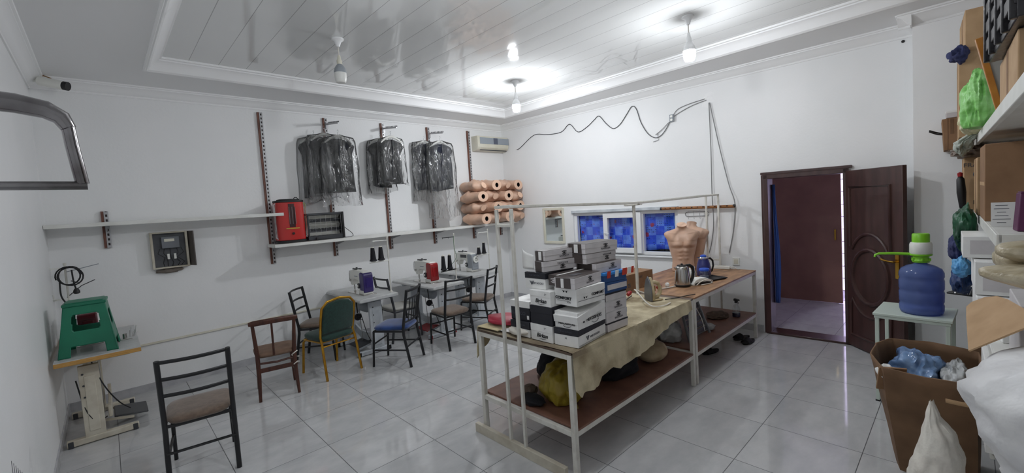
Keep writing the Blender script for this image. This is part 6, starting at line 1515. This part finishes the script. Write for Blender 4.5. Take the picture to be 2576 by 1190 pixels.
# second shelf from the top
t = carton('tall tan carton with printed marks at the far end of the middle shelf', 4.78,5.28,.055,.40,ZL,.40,'kraft_light')
lettering('FRAGILE', .045, 'ink_grey', t, (-.2515,.12,.34), '-x')
b = MB(); b.tube(arc(0,0,.03,.03,0,360), .003, 5); b.tube([(-.02,-.02,0),(0,.02,0),(.02,-.02,0)], .003, 5); decal(b, 'ink_grey', t, (-.2515,.12,.27), '-x', 0, 'round_emblem')
b = MB(); b.box((-.251,.10,.06),(.002,.10,.03)); b.build('ink_marking', 'ink', t)
t = thing('folded_umbrella', 'black folded umbrella with a red tip standing by the tall tan carton', 'umbrella', (4.66,.005,ZL+.001), 0, rot=(rad(-3),0,0))
b = MB(); b.lathe([(0,0),(.008,0),(.018,.03),(.026,.14),(.022,.24),(.012,.26),(0,.262)], 16); b.build('canopy', 'black', t, smooth=60)
b = MB(); b.lathe([(0,.258),(.014,.26),(.016,.285),(0,.295)], 14); b.build('handle', 'red_plastic', t)
b = MB(); b.blob((0,0,0),(.26,.09,.04),52,.5,2.4,ridge=.6); tag(b.build('brown_wrap', mat('crumpled brown film',(112,96,84),.4,bump=.5,bs=20), None, loc=(4.86,-.03,ZL+.445), smooth=70), 'crumpled brown film lying on the cartons under the top shelf', 'wrapping')
carton('narrow tan carton standing between the tall carton and the big brown one', 4.12,4.50,.01,.42,ZL,.375,'kraft_light')
t = carton('big brown carton with black lettering in the middle of the shelves', 3.58,4.02,.0,.44,ZL,.43,'kraft',0,seam=False)
lettering('Co', .15, 'ink', t, (-.2212,-.06,.27), '-x', bold=.003); lettering('Wi', .10, 'ink', t, (-.2212,-.07,.16), '-x', bold=.002)
b = MB(); b.box((-.0,.2205,.21),(.43,.001,.02)); b.build('edge_marking', 'kraft_light', t)
t = thing('plum_folder', 'plum coloured card box standing on the shelf at the picture edge', 'box', (2.98,YS(2.98)-.185,ZL+.001), RS+rad(4))
b = MB(); b.box((0,0,.085),(.10,.24,.17),None,0,(.08,.22)); b.build('box_base', 'plum', t, bevel=.004)
b = MB(); b.box((-.02,0,.172),(.06,.22,.008)); b.build('box_lid', 'plum', t, bevel=.002)
t = thing('price_sheet', 'white printed sheet standing against the plum box', 'paper', (3.20,YS(3.2)-.045,ZL+.001), RS+rad(3), rot=(0,rad(6),RS))
b = MB(); b.box((0,0,.06),(.003,.08,.12)); b.build('sheet', 'paper', t)
b = MB()
for i, w_ in enumerate((.04,.05,.03,.045,.06,.03)): b.box((-.002,.005,.105-.017*i),(.0006,w_,.0025))
b.build('printed_line_marking', 'ink_soft', t)
# hanging from and under the middle shelf
def bagobj(label, m, loc, r, seed, cat='bag', name='plastic_bag', amp=.3, flat=None, **k):
    b = MB(); b.blob((0,0,0), r, seed, amp, 2.2, flat=flat, ridge=.65, sub=5, **k); return tag(b.build(name, m, None, loc=loc, smooth=70), label, cat)
bagobj('dark green plastic bag hanging in front of the middle shelf', 'green_bag', (4.15,-.005,1.455), (.13,.055,.13), 61)
bagobj('navy blue plastic bag hanging below the dark green bag', 'navy_cloth', (4.28,.03,1.305), (.10,.045,.085), 62)
bagobj('sky blue plastic bag hanging at the shelf edge', 'sky_bag', (4.12,.01,1.20), (.10,.045,.06), 63)
bagobj('deep blue cloth bag at the bottom of the hanging bags', 'blue_bag', (4.26,.012,1.085), (.11,.05,.085), 64)
def display(label, x0, x1, dy, dep, z, h, inset_m='box_grey'):
    xc = (x0+x1)/2; t = thing('white_carton', label, 'box', (xc,YS(xc)+dy-dep/2,z+.0008), RS)
    b = MB(); b.box((0,0,h/2),(x1-x0,dep,h)); b.build('carton', 'box_white', t, bevel=.003)
    b = MB(); b.box((-(x1-x0)/2-.0008,-.005,h/2),(.0016,dep-.05,h-.045)); b.build('printed_panel', inset_m, t)
    return t
mauve = mat('pale mauve print',(182,164,160),.5); MT['mauve'] = mauve
display('white carton with a grey window, topmost under the middle shelf', 3.62,4.0,.085,.30,1.325,.125)
display('white carton with a pale mauve label under the topmost white carton', 3.50,3.98,.04,.40,1.135,.185)
display('white carton standing on the third shelf at the bottom of the stack', 3.45,3.98,.035,.42,ZM,.18,'mauve')
carton('pale grey carton under the rolled beige film', 2.70,3.12,-.06,.36,ZM,.30,'box_grey',0,seam=False)
t = thing('white_carton', 'open white carton with loose papers beside the white stack', 'box', (3.32,YS(3.32)-.15,ZM+.0008), RS+rad(10))
b = MB(); b.box((0,0,.10),(.16,.24,.20)); b.build('carton', 'box_white', t, bevel=.003)
for i in range(4):
    b = MB(); b.box((-.05+.01*i,.03-.015*i,.215+.004*i),(.16,.12,.002),Matrix.Rotation(rad(20*i-25),3,'Z')@Matrix.Rotation(rad(6+4*i),3,'Y')); b.build('loose_sheet', 'paper', t)
b = MB(); b.box((-.0815,.02,.10),(.002,.09,.04)); b.build('red_print', mat('dull red print',(188,110,98),.5), t)
t = thing('film_roll', 'large crumpled roll of beige plastic film bulging out at the picture edge', 'plastic roll', (2.46,-.175,1.475), RS+rad(4))
b = MB()
def roll(cx, cz, rx, rz_, y0, y1, sd, tw):
    R_ = []
    for k in range(31):
        u = k/30; y = y0+(y1-y0)*u; f_ = (.30+.70*min(1,u*3.2)**.6)*(1+.07*sin(u*13+sd))
        R_.append([(cx+tw*u+rx*f_*(1+.16*noise.noise(Vector((cos(a)*1.6+sd,sin(a)*1.6,y*8)))+.07*noise.noise(Vector((cos(a)*5+sd,sin(a)*5,y*9))))*cos(a), y, cz-.03*u+rz_*f_*(1+.16*noise.noise(Vector((cos(a)*1.5+4,sin(a)*1.5+sd,y*8))))*sin(a)) for a in [2*pi*j/36 for j in range(36)]])
    b.rings(R_)
roll(-.07,.045,.10,.048,.10,-.27,1,.03); roll(-.10,-.035,.095,.045,.145,-.26,4,-.02); roll(.06,.0,.12,.07,.09,-.27,7,.02)
b.build('roll_body', 'beige_film', t, smooth=70)
b = MB(); b.grid(lambda u, v: (-.17+.03*sin(v*9)+.02*noise.noise(Vector((u*4,v*5,9))), .0-.28*u, .02-.24*v+.03*noise.noise(Vector((u*5,v*4,3)))), 16, 12); b.build('loose_end', 'beige_film', t, smooth=70, solid=.003)
t = thing('sandals', 'silver strapped sandals at the far end of the third shelf', 'sandals', (4.44,-.005,ZM+.001), rad(70))
for s in (-1,1):
    b = MB(); b.box((0,s*.035,.008),(.16,.05,.014)); b.build('sole', 'black', t, bevel=.005)
    b = MB(); b.tube([(.03,s*.035-.028,.012),(.035,s*.035,.05),(.03,s*.035+.028,.012)], .006, 6); b.tube([(-.04,s*.035-.028,.012),(-.045,s*.035,.06),(-.04,s*.035+.028,.012)], .006, 6); b.build('strap', 'chrome', t)
t = thing('cardboard_sheet', 'tan cardboard sheet with a rounded corner leaning out over the huge white sack', 'cardboard', (0,0,0))
FP = [(2.42,-.0152,1.1101),(2.7095,-.0101,1.1779),(2.8076,-.0105,1.2032),(2.8225,-.0267,1.2242),(2.7888,-.066,1.2573),(2.7269,-.1009,1.2787),(2.6375,-.1276,1.2844),(2.4294,-.1748,1.2817),(2.35,-.1692,1.2557)]
nrm = (Vector(FP[8])-Vector(FP[0])).cross(Vector(FP[4])-Vector(FP[0])).normalized()
flat = [Vector(p) for p in FP]
b = MB(); b.rings([flat,[p+nrm*.006 for p in flat]]); b.build('sheet', 'kraft_light', t, smooth=0)
display('white carton on the lowest shelf behind the sacks', 3.08,3.4,.02,.40,ZB,.46)
t = carton('dark brown carton on the lowest shelf behind the water table', 4.25,4.75,.03,.40,ZB,.36,'kraft_dark')

# sacks on the floor
def sack(label, m, rings_, loc, seed, name='sack', parts=None):
    t = thing(name, label, 'sack', loc)
    b = MB(); n = 48; R_ = []
    Z = [r[0] for r in rings_]
    def at_z(z):
        for a, c in zip(rings_, rings_[1:]):
            if a[0] <= z <= c[0]:
                u = (z-a[0])/(c[0]-a[0]); u = u*u*(3-2*u); return [p+(q-p)*u for p, q in zip(a, c)]
        return rings_[-1]
    N_ = 40
    for k in range(N_+1):
        z = Z[0]+(Z[-1]-Z[0])*k/N_; _, cx, cy, rx, ry = at_z(z); ring = []
        for j in range(n):
            a = 2*pi*j/n; q = Vector((cos(a)*1.3, sin(a)*1.3, z*3.2))+Vector((seed,seed*2,0))
            f_ = 1+.10*noise.noise(q)+.14*(1-abs(noise.noise(q*1.8))*2)*.6+.07*(1-2.4*abs(noise.noise(q*3.4)))
            ring.append((cx+rx*cos(a)*f_, cy+ry*sin(a)*f_, z+.02*noise.noise(q*1.5)*(0 if k == 0 else 1)))
        R_.append(ring)
    b.rings(R_); b.build('sack_body', m, t, smooth=75); return t
sack('huge white plastic sack bulging from the shelves at the picture edge', 'sack2', [(0,.03,-.35,.18,.18),(.5,.02,-.34,.20,.19),(.72,.0,-.325,.23,.21),(.92,.0,-.29,.27,.25),(1.03,.0,-.27,.28,.26),(1.10,.0,-.285,.26,.22),(1.18,.02,-.33,.20,.15),(1.22,.03,-.36,.08,.06)], (2.30,0,0), 3)
t = sack('white woven sack with a twisted neck standing before the big open carton', 'sack', [(0,0,0,.16,.13),(.2,0,0,.17,.13),(.34,.0,.0,.15,.10),(.44,.0,.0,.13,.086),(.54,.0,-.012,.105,.074),(.62,.0,-.008,.085,.056),(.70,.0,.012,.045,.024),(.765,.0,.016,.016,.008)], (2.70,.088,0), 8)
b = MB(); b.tube(spline([(-.02,.02,.69),(-.035,-.015,.675),(-.045,-.042,.63),(-.05,-.046,.585),(-.05,-.02,.56)]), [.011]*21, 8, ry=.003); b.build('sack_handle', 'sack', t, smooth=60)
t = sack('white woven sack slumped between the twisted sack and the huge one', 'sack', [(0,0,0,.16,.10),(.2,0,0,.17,.11),(.36,0,0,.15,.10),(.46,0,-.01,.12,.08),(.50,0,-.01,.05,.04)], (2.82,-.215,0), 15)
b = MB(); b.tube(spline([(2.50,.09,.40),(2.49,.04,.425),(2.5,.0,.36),(2.52,-.04,.33)]), .016, 8, ry=.006); b.tube(spline([(2.495,.045,.42),(2.49,.05,.44),(2.5,.06,.46)]), .016, 8, ry=.006)
tag(b.build('carrying_strap', 'maroon', None, smooth=60), 'maroon fabric strap lying over the white sacks', 'strap')
